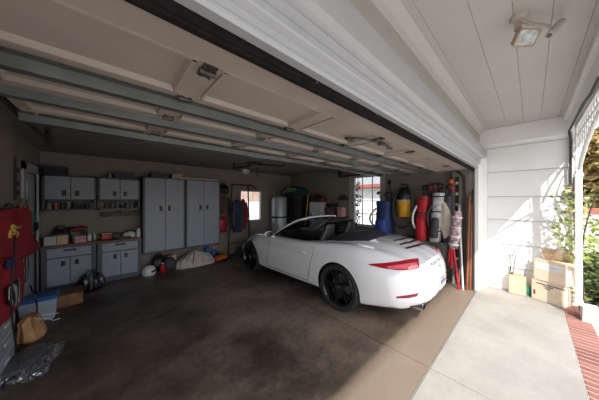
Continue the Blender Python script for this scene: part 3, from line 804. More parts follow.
# ------------------------------------------------------------------ small things
def closed_box(name, label, cat, c, d, mat, rz=0., group=None, tape=None, lid=None):
    t = thing(name, label, cat, (c[0], c[1], c[2]), rz, group)
    mb = MB(); mb.box((0, 0, d[2]/2), d, bev=.006); mb.obj('case', mat, t)
    mb = MB(); mb.box((0, 0, d[2]), (d[0]*1.01, d[1]*1.01, .02) if lid else (d[0]*.98, d[1]*.16, .004), bev=.002); mb.obj('lid' if lid else 'tape', lid or tape or PLW, t)
    return t
def bottle(label, c, h, r, mat, cap, group=None, name='bottle'):
    t = thing(name, label, name.split('_')[-1], c, 0, group)
    mb = MB(); mb.lathe([(r*.9, 0), (r, h*.03), (r, h*.6), (r*.85, h*.72), (r*.4, h*.82), (r*.38, h*.9)], 16); mb.obj('body', mat, t, 40)
    mb = MB(); mb.lathe([(r*.46, h*.88), (r*.46, h), (0, h)], 14); mb.obj('cap', cap, t, 40)
    return t
def can(label, c, h, r, mat, lid, group=None, name='jar'):
    t = thing(name, label, name, c, 0, group)
    mb = MB(); mb.lathe([(r*.95, 0), (r, h*.05), (r, h*.8), (r*.9, h*.88)], 14); mb.obj('body', mat, t, 40)
    mb = MB(); mb.lathe([(r*.97, h*.86), (r*.97, h), (0, h)], 14); mb.obj('lid', lid, t, 40)
    return t
# open shelves of the wall cabinets
JM = [M('jar_brown', (.18, .12, .08), .4), M('jar_dark', (.04, .04, .045), .5), M('jar_pale', (.22, .20, .18), .5), M('jar_rust', (.30, .10, .05), .5)]
LM = [BLACK, STEEL, PLW, RUSTY]
rnd = random.Random(11)
for k, (x0, x1, lab) in enumerate(((-.77, -.20, 'small dark jar on the open shelf of the wall cabinet over the left worktop'), (-.06, .51, 'small dark jar on the open shelf of the wall cabinet beside the tall cabinets'))):
    for i in range(8):
        x = x0+(x1-x0)*i/7
        can(lab, (x, 5.97+rnd.uniform(-.01, .05), 1.481), rnd.uniform(.07, .14), rnd.uniform(.022, .033), JM[rnd.choice((0, 1, 1, 2, 3))], LM[rnd.randrange(4)], 'jars on the open shelf, %s' % ('left cabinet' if k == 0 else 'right cabinet'))
# on top of wall cabinets
closed_box('storage_case', 'black case on top of the left wall cabinet', 'case', (-.69, 6.03, 2.107), (.29, .28, .15), BLACK, lid=DARK)
closed_box('storage_case', 'dark case on top of the wall cabinet beside the tall cabinets', 'case', (.30, 6.03, 2.107), (.34, .26, .12), DARK, lid=BLACK)
bottle('small pale tin beside the dark case on the right wall cabinet', (.06, 5.99, 2.107), .11, .035, M('tin_green', (.30, .38, .30), .4), PLW, name='tin')
# tool rail under the right wall cabinet
t = thing('tool_rail', 'black magnetic tool rail on the wall above the worktop', 'rail', (.25, 6.195, 1.34))
mb = MB(); mb.bx(-.33, .33, -.05, 0, -.045, .045, .004); mb.obj('bar', BLACK, t)
mb = MB(); mb.box((-.02, -.05, .04), (.10, .03, .05), bev=.01); mb.obj('hook', DARK, t)
rnd = random.Random(2)
for i in range(8):
    mb = MB(); x = -.05+i*.075; L = rnd.uniform(.08, .14)
    z0 = 1.30-L
    mb.cyl((0, 0, L*.55), (0, 0, L), .008, n=8); mb.cyl((0, 0, 0), (0, 0, L*.55), .004, n=6); mb.cyl((0, 0, L*.5), (0, 0, L*.57), .011, n=8)
    tag(mb.obj('hanging_tool', HB, None, 40, loc=(x, 6.132, 1.40-L)), 'small dark hand tool hanging from the black tool rail', 'tool', 'hand tools on the black tool rail')
# worktop
WT = .836
closed_box('carton', 'small white carton at the left end of the worktop', 'box', (-.735, 5.86, WT), (.15, .14, .16), M('carton_white', (.5, .5, .5), .8))
closed_box('carton', 'small brown carton next to the white carton on the worktop', 'box', (-.585, 5.85, WT), (.14, .15, .17), CARDB)
t = thing('power_drill', 'dark red and black power drill on the worktop behind the cartons', 'drill', (-.38, 6.02, WT))
mb = MB(); mb.cyl((-.10, 0, .24), (.06, 0, .25), .05, .055); mb.cyl((.06, 0, .25), (.11, 0, .25), .045, .03); mb.obj('motor_body', M('dark_red_plastic', (.16, .02, .02), .4), t, 40)
mb = MB(); mb.cyl((-.12, 0, .26), (-.17, 0, .26), .035, .015); mb.obj('chuck', BLACK, t, 40)
mb = MB(); mb.tube([(.06, 0, .25), (.08, 0, .15), (.09, 0, .08)], .028, 10); mb.box((.06, 0, .04), (.15, .09, .08), bev=.012); mb.obj('grip', BLACK, t, 40)
def sack(label, c, rx, ry, h, mat, name='tool_bag', cat='bag', seed=1, hnd=None, rz=0):
    t = thing(name, label, cat, c, rz)
    mb = MB(); mb.drape([(0, 0, 0, rx*.8, ry*.8), (0, 0, h*.05, rx*.95, ry*.95), (0, 0, h*.4, rx, ry), (.01, 0, h*.75, rx*.85, ry*.8), (.0, 0, h*.95, rx*.6, ry*.45), (0, 0, h, rx*.4, ry*.25)], 32, .10, 6, seed)
    mb.obj('bag_body', mat, t, 60)
    mb = MB(); mb.tube([(-rx*.4, 0, h*.93), (-rx*.3, 0, h*1.15), (rx*.3, 0, h*1.15), (rx*.4, 0, h*.93)], .010, 6, smooth=4); mb.obj('handle', hnd or BLACK, t, 60)
    return t
sack('black soft tool bag on the worktop under the left wall cabinet', (-.64, 6.06, WT), .14, .09, .27, BLACK, seed=2)
closed_box('parts_bin', 'pink and white patterned packet on the worktop', 'packet', (-.37, 5.83, WT), (.16, .10, .13), PINK, .3)
for i, (x, lab) in enumerate(((-.24, 'white cup at the middle of the worktop'), )):
    bottle(lab, (x, 5.95, WT), .15, .035, PLW, WHITEC, name='white_bottle')
bottle('grey spray can beside the white bottle on the worktop', (-.165, 5.97, WT), .16, .03, M('can_grey', (.42, .42, .43), .3, .6), PLW, name='spray_can')
closed_box('small_toolbox', 'small red toolbox near the middle of the worktop', 'toolbox', (.03, 6.02, WT), (.20, .12, .12), REDP, .1, lid=PINK)
t = thing('bench_vice', 'dark bench vice on the right half of the worktop', 'vice', (.17, 5.90, WT))
mb = MB(); mb.cyl((0, 0, 0), (0, 0, .03), .07); mb.box((0, 0, .06), (.08, .16, .07), bev=.01); mb.box((0, -.07, .10), (.12, .03, .05), bev=.006); mb.box((0, .03, .10), (.12, .03, .05), bev=.006); mb.obj('vice_body', DARK, t)
mb = MB(); mb.cyl((-.07, -.13, .06), (.07, -.13, .06), .006, n=8); mb.cyl((0, -.14, .06), (0, 0, .06), .01, n=8); mb.obj('screw_bar', STEEL, t)
t = thing('bike_helmet', 'white and black helmet at the right of the worktop', 'helmet', (.38, 5.96, WT), .4)
mb = MB(); mb.lathe([(.115, 0), (.125, .03), (.115, .08), (.08, .12), (.03, .135), (0, .137)], 24); mb.obj('shell', PLW, t, 50)
mb = MB()
for a in (-.6, 0, .6): mb.tube([(.118*math.cos(u)*math.cos(a*.5), .118*math.cos(u)*math.sin(a*.5)+a*.05, .14*math.sin(u)+.004) for u in [PI*k/12 for k in range(13)]], .010, 6)
mb.obj('vent_bands', BLACK, t, 50)
bottle('white bottle standing at the right end of the worktop', (.53, 5.85, WT), .22, .038, PLW, ORANGE, name='glue_bottle')
closed_box('small_tray', 'low dark tray in front of the helmet on the worktop', 'tray', (.30, 5.79, WT), (.20, .08, .035), DARK, lid=BLACK)
# on top of the tall cabinets
closed_box('storage_case', 'black case on top of the tall cabinet nearer the worktop', 'case', (.93, 6.0, 2.161), (.34, .3, .10), BLACK, lid=DARK)
closed_box('carton', 'tan carton on top of the tall cabinets where the two meet', 'box', (1.29, 5.95, 2.161), (.22, .26, .12), M('carton_tan', (.45, .33, .22), .8))
t = thing('tube_carton', 'long thin white carton lying on the tall cabinet nearer the water heater', 'box', (1.84, 5.87, 2.161), -.02)
mb = MB(); mb.bx(-.44, .44, -.04, .04, 0, .055, .004); mb.obj('sleeve', M('carton_grey', (.45, .43, .40), .7), t)
mb = MB(); mb.bx(-.445, -.435, -.038, .038, .003, .05); mb.bx(.435, .445, -.038, .038, .003, .05); mb.obj('end_cap', DARK, t)
mb = MB(); mb.tube([(-.42, 0, .02), (-.1, .01, .022), (.42, 0, .02)], .022, 8); tag(mb.obj('rolled_mat', BROWN, None, 50, loc=(1.86, 5.98, 2.162)), 'brown rolled mat lying behind the long white carton', 'mat')
# things heaped on the floor under the tall cabinets
fp = lambda px, py, z=0: at_z(px, py, z)
def gz(px, py): v = at_z(px, py, 0); return (v.x, v.y, 0)
v = fp(146, 275); t = thing('round_helmet', 'white helmet on the floor at the foot of the base cabinet', 'helmet', (v.x+.05, v.y-.02, 0), .7)
mb = MB(); mb.lathe([(.11, 0), (.135, .05), (.13, .12), (.09, .18), (.03, .205), (0, .207)], 24); mb.obj('shell', PLW, t, 50)
mb = MB(); mb.ell((0, -.08, .09), (.085, .06, .05)); mb.obj('visor', BLACK, t, 50)
v = fp(152, 274); bottle('red bottle in front of the pile under the tall cabinets', (v.x+.20, v.y-.02, 0), .22, .055, REDP, WHITEC, name='red_bottle')
sack('black bag behind the red bottle under the tall cabinets', (.93, 5.99, 0), .15, .13, .33, BLACK, seed=3)
closed_box('carton', 'brown carton under the left tall cabinet, behind the heaped bags', 'box', (1.20, 6.08, 0), (.2, .2, .30), CARDB)
v = fp(161, 268); bottle('small white bottle between the black bags on the floor', (v.x+.02, v.y+.1, 0), .20, .05, PLW, BLUEP, name='white_bottle')
sack('dark floppy bag beside the striped blanket', (1.10, 5.78, 0), .14, .12, .30, DARK, seed=5)
t = thing('blanket', 'pale striped blanket heaped on the floor under the tall cabinets', 'blanket', (1.70, 5.80, 0))
mb = MB()
rows_ = []
for i in range(13):
    q = i/12; rows_.append((.02*math.sin(i), 0, .36*q if q < 1 else .36, .44*(1-q**2.2)+.04, .20*(1-q**2.4)+.02))
mb.drape(rows_, 64, .16, 13, .5); bl = mb.obj('cloth', M('blanket_cloth', (.52, .46, .42), .9, var=.2, scale=14, bump=.4), t, 70)
mb = MB()
for k in range(5):
    a = -1.9-k*.35
    mb.tube([(.02+(.43-.07*0)*math.cos(a)*sc, .21*math.sin(a)*sc, z) for sc, z in ((1.02, .03), (.98, .12), (.88, .22), (.6, .32))], .008, 6, smooth=3)
mb.obj('stripe', M('stripe_grey', (.13, .11, .10), .9), t, 60)
bottle('blue bottle standing right of the striped blanket', (2.22, 5.96, 0), .34, .06, BLUEP, PLW, name='blue_bottle')
sack('blue and white plastic bag behind the striped blanket', (2.06, 6.08, 0), .09, .1, .38, BLUEP, 'plastic_bag', seed=6, hnd=WHITEC)
closed_box('carton', 'small pale carton in front of the blue bottle', 'box', (2.24, 5.72, 0), (.14, .12, .13), M('carton_lilac', (.45, .42, .46), .8), .3)
can('brown tin next to the small pale carton on the floor', (2.36, 5.80, 0), .15, .055, RUSTY, STEEL, name='tin')
v = fp(219, 262); t = thing('toy_truck', 'orange toy truck on the floor by the clothes rack', 'toy', (v.x+.08, v.y+.02, 0), .3)
mb = MB(); mb.box((.03, 0, .11), (.22, .13, .09), bev=.015); mb.box((-.12, 0, .10), (.10, .12, .12), bev=.02); mb.obj('toy_body', ORANGE, t)
for a in (-.12, .0, .1):
    mb = MB(); mb.cyl((a, -.075, .04), (a, .075, .04), .04, n=16); mb.obj('toy_wheel', BLACK, t, 40)
t = thing('work_boots', 'brown work boot beside the orange toy truck', 'boot', (v.x+.12, v.y+.36, 0), -.3)
mb = MB(); mb.drape([(0, 0, 0, .14, .05), (0, 0, .03, .145, .052), (.0, 0, .08, .13, .05), (.05, 0, .11, .075, .045), (.06, 0, .2, .06, .045)], 20); mb.obj('upper', BROWN, t, 60)
mb = MB(); mb.box((0, 0, .012), (.29, .10, .024), bev=.01); mb.obj('sole', BLACK, t)

# ------------------------------------------------------------------ rack with clothes, right of the tall cabinets
DR = 6.0
def q6(px, py, y=5.75): v = at_y(px, py, y); return v
a0 = q6(229, 264); a1 = q6(231, 180); b0 = q6(249, 262); b1 = q6(247, 180)
t = thing('clothes_rack', 'black metal clothes rack between the tall cabinets and the back window', 'rack', (2.75, 5.72, 0))
L = lambda x, z, y=0: (x-2.75, y, z)
mb = MB(); mb.cyl(L(2.52, .03), L(2.64, 2.09), .020, n=10); mb.cyl(L(3.20, .03), L(3.14, 2.09), .020, n=10); mb.obj('post', BLACK, t, 40)
mb = MB(); mb.cyl(L(2.62, 2.09), L(3.30, 2.10), .018, n=10); mb.cyl(L(3.22, 2.13), L(3.44, 1.98), .022, n=8); mb.obj('top_bar', BLACK, t, 40)
mb = MB()
for x in (2.52, 3.20): mb.cyl(L(x, .03, -.22), L(x, .03, .22), .018, n=8)
mb.cyl(L(2.54, .42), L(3.18, .42), .014, n=8); mb.cyl(L(2.52, .10), L(3.20, .10), .014, n=8); mb.obj('foot_frame', BLACK, t, 40)
def jacket(label, x, y, ztop, zbot, hw, mat, mat2, name='jacket', seed=0):
    t = thing(name, label, 'jacket', (x, y, zbot))
    H = ztop-zbot
    mb = MB(); mb.drape([(0, 0, 0, hw*1.05, .07), (0, 0, H*.25, hw, .075), (0, 0, H*.55, hw*.95, .07), (0, 0, H*.82, hw, .065), (0, 0, H*.94, hw*.6, .05), (0, 0, H, hw*.25, .035)], 40, .18, 8, seed)
    mb.obj('jacket_body', mat, t, 60)
    for sg in (-1, 1):
        mb = MB(); mb.tube([(sg*hw*.85, 0, H*.88), (sg*hw*1.15, -.01, H*.6), (sg*hw*1.1, -.03, H*.2)], lambda q: .055-.012*q, 10, smooth=4); mb.obj('sleeve', mat2, t, 60)
    mb = MB(); mb.tube([(0, 0, H), (0, 0, H+.04), (.02, 0, H+.075), (0, 0, H+.09), (-.02, 0, H+.075)], .004, 6, smooth=3); mb.obj('hanger_hook', STEEL, t, 50)
    return t
jacket('dark blue jacket hanging on the black clothes rack', 2.76, 5.62, 1.66, .74, .12, M('navy_cloth', (.012, .025, .07), .8), DARK, seed=1)
jacket('red jacket hanging on the clothes rack beside the window', 2.99, 5.74, 1.68, .80, .09, RED, RED, seed=2)
jacket('short brown jacket left of the dark blue jacket by the rack', 2.50, 5.90, 1.78, 1.28, .11, M('brown_cloth', (.10, .055, .04), .8), M('brown_cloth', (.10, .055, .04), .8), seed=3)
t = thing('fuel_can', 'red fuel can hanging by the left post of the clothes rack', 'can', (2.45, 5.98, .77))
mb = MB(); mb.box((0, 0, .17), (.26, .14, .34), bev=.03); mb.obj('can_body', REDP, t, 40)
mb = MB(); mb.tube([(-.08, 0, .33), (-.06, 0, .40), (.06, 0, .40), (.08, 0, .33)], .014, 8, smooth=3); mb.cyl((.08, 0, .33), (.11, 0, .40), .018); mb.obj('handle', REDP, t, 50)
mb = MB(); mb.bx(2.32, 2.58, 5.90, 6.2, .735, .765); struct_sh = tag(mb.obj('wall_shelf', DARK), 'dark little wall shelf carrying the red fuel can', 'shelf')
v = at_y(227, 184, 6.05); sack('black duffel bag on the end of the tall cabinet top', (2.50, 6.02, 1.86), .17, .12, .24, BLACK, 'duffel_bag', seed=7)
mb = MB(); mb.bx(2.30, 2.62, 5.88, 6.2, 1.83, 1.855); tag(mb.obj('wall_shelf', DARK), 'short dark shelf under the black duffel bag', 'shelf')
t = thing('garden_reel', 'dark hose reel on the floor at the foot of the clothes rack', 'reel', (2.86, 5.60, 0))
mb = MB(); mb.lathe([(.10, -.06), (.10, .06)], 20, Matrix.Translation((0, 0, .15)) @ Matrix.Rotation(PI/2, 4, 'X')); 
for y in (-.07, .07): mb.lathe([(.15, -.005), (.15, .005)], 24, Matrix.Translation((0, y, .15)) @ Matrix.Rotation(PI/2, 4, 'X'))
mb.obj('drum', DARK, t, 40)
mb = MB()
for k in range(5): mb.tube([(.115*math.cos(a), -.045+.022*k, .15+.115*math.sin(a)) for a in [2*PI*j/20 for j in range(20)]], .011, 6, closed=True)
mb.obj('hose', BLACK, t, 50)

# ------------------------------------------------------------------ water heater, black cabinet and right-hand corner
hx, hy = 4.42, 5.88
t = thing('water_heater', 'grey cylindrical water heater with black strap in the back corner', 'water heater', (hx, hy, 0))
mb = MB(); mb.lathe([(.25, 0), (.25, .38), (.27, .40), (.27, 1.68), (.24, 1.74), (.1, 1.77), (0, 1.775)], 32); mb.obj('tank', HEATER, t, 40)
mb = MB(); mb.lathe([(.273, 1.04), (.275, 1.05), (.275, 1.09), (.273, 1.10)], 32, cap=False); mb.obj('strap', BLACK, t, 40)
mb = MB(); mb.cyl((.12, .05, 1.74), (.12, .05, 1.95), .02, n=10); mb.cyl((-.12, .05, 1.74), (-.12, .05, 1.95), .02, n=10); mb.obj('pipe', M('pipe_dark', (.10, .08, .06), .5, .4), t, 40)
t = thing('black_cabinet', 'tall black cabinet right of the water heater', 'cabinet', (4.9, 5.40, 0))
mb = MB(); mb.bx(-.22, .28, -.33, .33, 0, 1.78, .008); mb.obj('carcass', BLACK, t)
for sg in (-1, 1):
    mb = MB(); a, b = sorted((sg*.003, sg*.32)); mb.bx(-.24, -.22, a, b, .05, 1.75, .004); d = mb.obj('door', M('matt_black', (.01, .01, .011), .7), t)
    mb = MB(); mb.cyl((-.255, sg*.04, .85), (-.255, sg*.04, 1.0), .008, n=8); mb.obj('handle', DARK, d)
t = thing('tarp_bundle', 'teal tarpaulin bundle lying on top of the black cabinet', 'tarpaulin', (4.80, 5.52, 1.79))
mb = MB(); rr_ = []
for i in range(9):
    q = i/8; rr_.append((.03*math.sin(i*2), -.05+.03*math.sin(i), .32*q, (.33 if i > 2 else .27)*math.sqrt(max(.02, 1-q**2.5)), .50*math.sqrt(max(.02, 1-q**2.5))))
mb.drape(rr_, 40, .13, 7, 1.); mb.obj('cloth', TEAL, t, 70)
mb = MB(); mb.tube([(-.30, .28, .10), (-.28, .0, .23), (-.25, -.35, .22)], .016, 8, smooth=4); mb.tube([(-.30, .3, .06), (-.30, 0, .14), (-.27, -.30, .18)], .012, 8, smooth=4); mb.obj('rope', M('rope_pale', (.45, .45, .42), .7), t, 60)
t = thing('broom', 'yellow-handled broom leaning beside the black cabinet', 'broom', (4.62, 4.88, 0))
mb = MB(); mb.cyl((0, 0, .12), (.22, .0, 1.82), .014, n=10); mb.obj('handle', YEL, t, 40)
mb = MB(); mb.box((0, 0, .10), (.05, .28, .05), bev=.01); mb.prism([(-.13, .08), (.13, .08), (.16, 0), (-.16, 0)], lambda u, v, q: (q, u, v), -.025, .025); mb.obj('broom_head', BROWN, t)
t = thing('grey_cabinet', 'light grey small cabinet against the right wall beyond the car', 'cabinet', (4.97, 4.52, 0))
mb = MB(); mb.bx(-.20, .22, -.23, .23, 0, 1.60, .006); mb.obj('carcass', CABF, t)
for z0, z1 in ((.06, .78), (.80, 1.58)):
    mb = MB(); mb.bx(-.22, -.20, -.215, .215, z0, z1, .005); d = mb.obj('door', M('pale_cabinet', (.50, .50, .54), .45), t)
    mb = MB(); mb.bx(-.232, -.218, .12, .16, (z0+z1)/2-.06, (z0+z1)/2+.06, .004); mb.obj('handle', BLACK, d)
mb = MB(); mb.bx(-.20, .2, -.2305, -.2255, .03, 1.58); mb.obj('side_panel', M('pale_cabinet', (.50, .50, .54), .45), t)
sack('black bag on top of the light grey cabinet', (5.0, 4.60, 1.602), .15, .15, .22, BLACK, seed=8)
sack('dark red bag in front of the black bag on the grey cabinet', (4.98, 4.36, 1.602), .12, .12, .15, M('dark_red_cloth', (.15, .02, .02), .8), seed=9)
t = thing('wall_shelf', 'black wall shelf between the grey cabinet and the window', 'shelf', (5.2, 3.92, 0))
mb = MB(); mb.bx(-.32, 0, -.34, .36, 1.14, 1.17, .004); mb.obj('board', BLACK, t)
mb = MB()
for y in (-.28, .3): mb.prism([(-.28, 1.14), (0, 1.14), (0, .92)], lambda u, v, q: (u, q, v), y, y+.02)
mb.obj('bracket', DARK, t)
closed_box('storage_case', 'brown case on the black wall shelf', 'case', (5.03, 4.06, 1.171), (.24, .34, .24), M('case_brown', (.10, .06, .05), .6), lid=DARK)
closed_box('carton', 'pink and white carton on the black wall shelf next to the window', 'box', (5.0, 3.68, 1.171), (.2, .15, .26), PINK)
closed_box('storage_case', 'black case lying across the brown case on the wall shelf', 'case', (5.04, 4.06, 1.432), (.22, .3, .12), BLACK, lid=DARK)
t = thing('wall_hook', 'black hook rail with a dark cap by the window frame', 'hook', (5.195, 3.72, 1.70))
mb = MB(); mb.bx(-.02, 0, -.14, .16, -.03, .05, .004); mb.obj('plate', BLACK, t)
mb = MB(); mb.drape([(-.08, 0, -.06, .07, .16), (-.08, 0, .02, .075, .17), (-.08, 0, .08, .05, .11), (-.08, 0, .1, .02, .04)], 20); mb.obj('cap', DARK, t, 60)
t = thing('chest_freezer', 'white chest freezer by the right wall behind the car', 'freezer', (4.86, 3.85, 0))
mb = MB(); mb.bx(-.30, .30, -.42, .42, .04, .84, .02); mb.obj('cabinet_body', PLW, t)
mb = MB(); mb.bx(-.31, .31, -.43, .43, .845, .92, .02); mb.obj('lid', PLW, t)
# hanging garland silhouetted in the window
v = at_x(358, 200, 5.10)
t = thing('hanging_garland', 'dark leafy garland hanging in front of the right wall window', 'garland', (5.10, v.y, 1.0))
mb = MB(); mb.cyl((0, 0, 0), (0, 0, 1.27), .008, n=6); mb.obj('cord', BLACK, t)
mb = MB(); rnd = random.Random(4)
for z in (.05, .2, .33, .5, .62, .75, .95, 1.05): mb.leaves(16, lambda r: (r.uniform(-.02, .02), r.uniform(-.05, .05), z+r.uniform(-.05, .05)), .07, int(z*100))
mb.obj('leaves', M('dark_leaf', (.02, .025, .02), .8), t)

# ------------------------------------------------------------------ along the right wall
def rx(px, py, x): v = at_x(px, py, x); return v
# long steel shelf unit carrying the golf bags
t = thing('storage_shelf', 'low green-grey steel shelf unit under the golf bags', 'shelf', (4.98, 1.98, 0))
SH = M('shelf_steel', (.10, .125, .11), .5, .4, var=.2)
for z in (.82, .45, .10):
    mb = MB(); mb.bx(-.20, .20, -.86, .86, z-.03, z, .004); mb.obj('shelf_board', SH, t)
for sy in (-.85, .85):
    for sx in (-.19, .19):
        mb = MB(); mb.bx(sx-.015, sx+.015, sy-.015, sy+.015, 0, .82); mb.obj('leg', SH, t)
for i, (y, m, lab) in enumerate(((1.30, M('tin_cream', (.6, .55, .42), .5), 'cream tin on the steel shelf under the grey golf bag'), (1.42, PLW, 'white tin second from the near end of the steel shelf'), (1.55, YEL, 'yellow tin on the steel shelf under the red golf bag'), (1.70, BROWN, 'brown tin furthest in along the steel shelf'))):
    can(lab, (4.88, y, .451), .16, .05, m, STEEL, name='tin')
closed_box('carton', 'dark crate on the lowest board of the steel shelf', 'crate', (4.98, 1.45, .101), (.3, .4, .25), DARK, lid=BROWN)
def golf_bag(label, px0, px1, py0, py1, x, mat, mat2, strap, lean=0., zb=None, name='golf_bag', clubs=True):
    c = at_x((px0+px1)/2, py1, x); a = at_x(px0, py1, x); 
    d = Vector((c.x, c.y)).dot(Vector(FW)); r = (px1-px0)/2*d/FPX
    zb = c.z if zb is None else zb; zt = at_x((px0+px1)/2, py0, x).z; H = zt-zb
    t = thing(name, label, 'golf bag', (c.x, c.y, zb))
    fn = lambda p: Vector((p.x+.04*p.z, p.y+lean*p.z, p.z))
    mb = MB(); mb.drape([(0, 0, 0, r*.85, r*.8), (0, 0, .03, r*.95, r*.9), (0, 0, H*.4, r, r*.92), (0, 0, H*.75, r*.9, r*.86), (0, 0, H, r*.92, r*.9), (0, 0, H+.005, r*.7, r*.7)], 28, .05, 5, 0, fn); mb.obj('bag_body', mat, t, 50)
    mb = MB(); mb.drape([(-r*.75, 0, H*.08, r*.5, r*.62), (-r*.85, 0, H*.15, r*.55, r*.68), (-r*.85, 0, H*.42, r*.55, r*.66), (-r*.7, 0, H*.5, r*.4, r*.5)], 24, fn=fn); mb.obj('pocket', mat2, t, 50)
    mb = MB(); mb.tube([fn(Vector(p)) for p in ((-r*.5, r*.85, H*.78), (-r*1.2, r*1.15, H*.6), (-r*1.3, r*1.1, H*.4), (-r*.7, r*.8, H*.25))], .022, 8, smooth=4); mb.obj('strap', strap, t, 60)
    for q in (.22, .62, .93):
        mb = MB(); mb.drape([(0, 0, H*q-.014, r*.99, r*.96), (0, 0, H*q, r*1.02, r*.99), (0, 0, H*q+.014, r*.99, r*.96)], 28, .05, 5, 0, fn); mb.obj('band', DARK, t, 50)
    if clubs:
        rnd = random.Random(int(px0))
        for k in range(5):
            mb = MB(); a = 2*PI*k/5; p0 = Vector((.4*r*math.cos(a), .4*r*math.sin(a), H*.9)); p1 = Vector((.75*r*math.cos(a), .75*r*math.sin(a), H+.12+.10*rnd.random()))
            mb.cyl(fn(p0), fn(p1), .008, n=6); mb.ell(fn(p1+Vector((-.02, .02, .02))), (.05, .035, .032), 12, 8)
            mb.obj('club', BLACK if k % 2 else DARK, t, 50)
    return t
SHZ = .822
golf_bag('dark blue travel golf bag standing between the window and the yellow vacuum', 376, 393, 201, 229, 4.86, BLUE, M('blue_pocket', (.02, .055, .22), .7, var=.3), GREY, zb=SHZ, clubs=True)
golf_bag('bright red golf bag with a pale strap on the steel shelf', 415.5, 427, 196, 236, 4.88, M('bright_red', (.42, .008, .018), .6, var=.2), M('bright_red', (.42, .008, .018), .6), WHITEC, -.04, SHZ)
golf_bag('grey and black golf bag next to the red one', 429.5, 440, 193, 238, 4.88, M('golf_grey', (.42, .42, .43), .7, var=.5, scale=10), DARK, BLACK, -.06, SHZ)
golf_bag('slim dark golf bag behind the beige towel', 442, 451, 196, 238, 4.98, DARK, M('maroon_cloth', (.12, .02, .03), .8), REDP, -.02, SHZ)
v = at_x(446, 205, 4.86)
t = thing('beige_towel', 'beige towel hanging pointed end down over the slim golf bag', 'towel', (4.86, v.y, .90))
mb = MB(); mb.drape([(0, .02, 0, .012, .012), (0, .0, .10, .02, .06), (0, -.035, .22, .026, .115), (0, -.02, .24, .028, .12), (0, .01, .45, .028, .085), (0, .03, .62, .026, .05), (0, .04, .70, .02, .025)], 32, .28, 6, 0); mb.obj('cloth', BEIGE, t, 60)
# red cooler on a small shelf above
v = at_x(435.5, 190, 5.08)
t = thing('red_carton', 'dark red carton on a wall bracket above the grey golf bag', 'box', (5.08, v.y, 1.83))
mb = MB(); mb.box((0, 0, .085), (.18, .22, .17), bev=.008); mb.obj('case', M('carton_red', (.22, .02, .03), .6, var=.6, scale=14), t)
mb = MB(); mb.box((-.092, 0, .09), (.004, .14, .06)); mb.obj('label', M('label_pink', (.42, .12, .12), .6, var=.5, scale=30), t)
mb = MB(); mb.bx(-.20, 0, -.14, .14, -.02, 0); mb.bx(-.02, 0, -.13, -.10, -.12, -.02); mb.bx(-.02, 0, .10, .13, -.12, -.02); tag(mb.obj('wall_bracket', DARK, None, loc=(5.2, v.y, 1.828)), 'dark wall bracket under the dark red carton', 'bracket')
# small colourful caps hung at the corner pilaster
for i, (px, py, m, lab) in enumerate(((451, 181, ORANGE, 'small orange float hung highest on the pilaster edge'), (452, 188, REDP, 'small red float hung below the orange one'), (429, 191, M('pink_plastic', (.45, .12, .14), .6), 'pink knitted club cover hung beside the red golf bag'))):
    v = at_x(px, py, 5.03 if i < 2 else 5.12)
    t = thing('hanging_float', lab, 'float', (v.x, v.y, v.z))
    mb = MB(); mb.ell((0, 0, 0), (.035, .045, .05), 14, 8); mb.obj('ball', m, t, 50)
    mb = MB(); mb.cyl((0, 0, .04), (.05 if i < 2 else .08, 0, .14), .004, n=6); mb.obj('string', BLACK, t)
# yellow wall vacuum with looped hose
v = at_x(404.5, 207, 4.98); vy = v.y
t = thing('shop_vacuum', 'yellow and black shop vacuum hung on the right wall', 'vacuum', (4.98, vy, 0))
ztop = at_x(404.5, 200, 4.98).z; zbt = at_x(404.5, 216.5, 4.98).z; dv = Vector((4.98, vy)).dot(Vector(FW)); vr = 7.2*dv/FPX
mb = MB(); mb.lathe([(vr*.78, zbt), (vr*.82, zbt+.02), (vr, ztop-.03), (vr*1.04, ztop)], 28); mb.obj('drum', YEL, t, 40)
mb = MB(); mb.lathe([(vr*1.07, ztop), (vr*1.1, ztop+.05), (vr*1.05, ztop+.14), (vr*.8, ztop+.23), (vr*.5, ztop+.28), (0, ztop+.29)], 28); mb.obj('motor_head', BLACK, t, 40)
mb = MB(); mb.lathe([(vr*1.09, ztop-.015), (vr*1.09, ztop+.012)], 28); mb.obj('rim_band', M('grey_plastic', (.4, .4, .4), .4), t, 40)
mb = MB()
hp = [(398, 190), (393.5, 200), (393, 214), (396, 224), (402, 227.5), (410, 224), (412, 212), (411.5, 196), (408, 186), (401, 184)]
mb.tube([tuple(at_x(px, py, 4.80)-Vector((4.98, vy, 0))) for px, py in hp], .026, 10, smooth=6); mb.obj('hose', RUBBER, t, 60)
mb = MB(); mb.bx(.10, .22, -.10, .10, zbt-.05, ztop+.1); mb.bx(-.05, .20, -.08, .08, zbt-.03, zbt-.002); mb.obj('wall_mount', DARK, t)
a = at_x(389.5, 183, 5.12); b = at_x(393, 226, 5.0)
t = thing('push_broom', 'black-headed long pole between the blue bag and the vacuum', 'pole', (5.07, b.y-.04, .822))
mb = MB(); mb.cyl((0, 0, 0), (.05, a.y-b.y+.04, a.z-.822), .011, n=8); mb.obj('shaft', DARK, t)
mb = MB(); mb.box((.05, a.y-b.y+.04, a.z-.80), (.05, .07, .10), bev=.012); mb.obj('pole_head', BLACK, t)
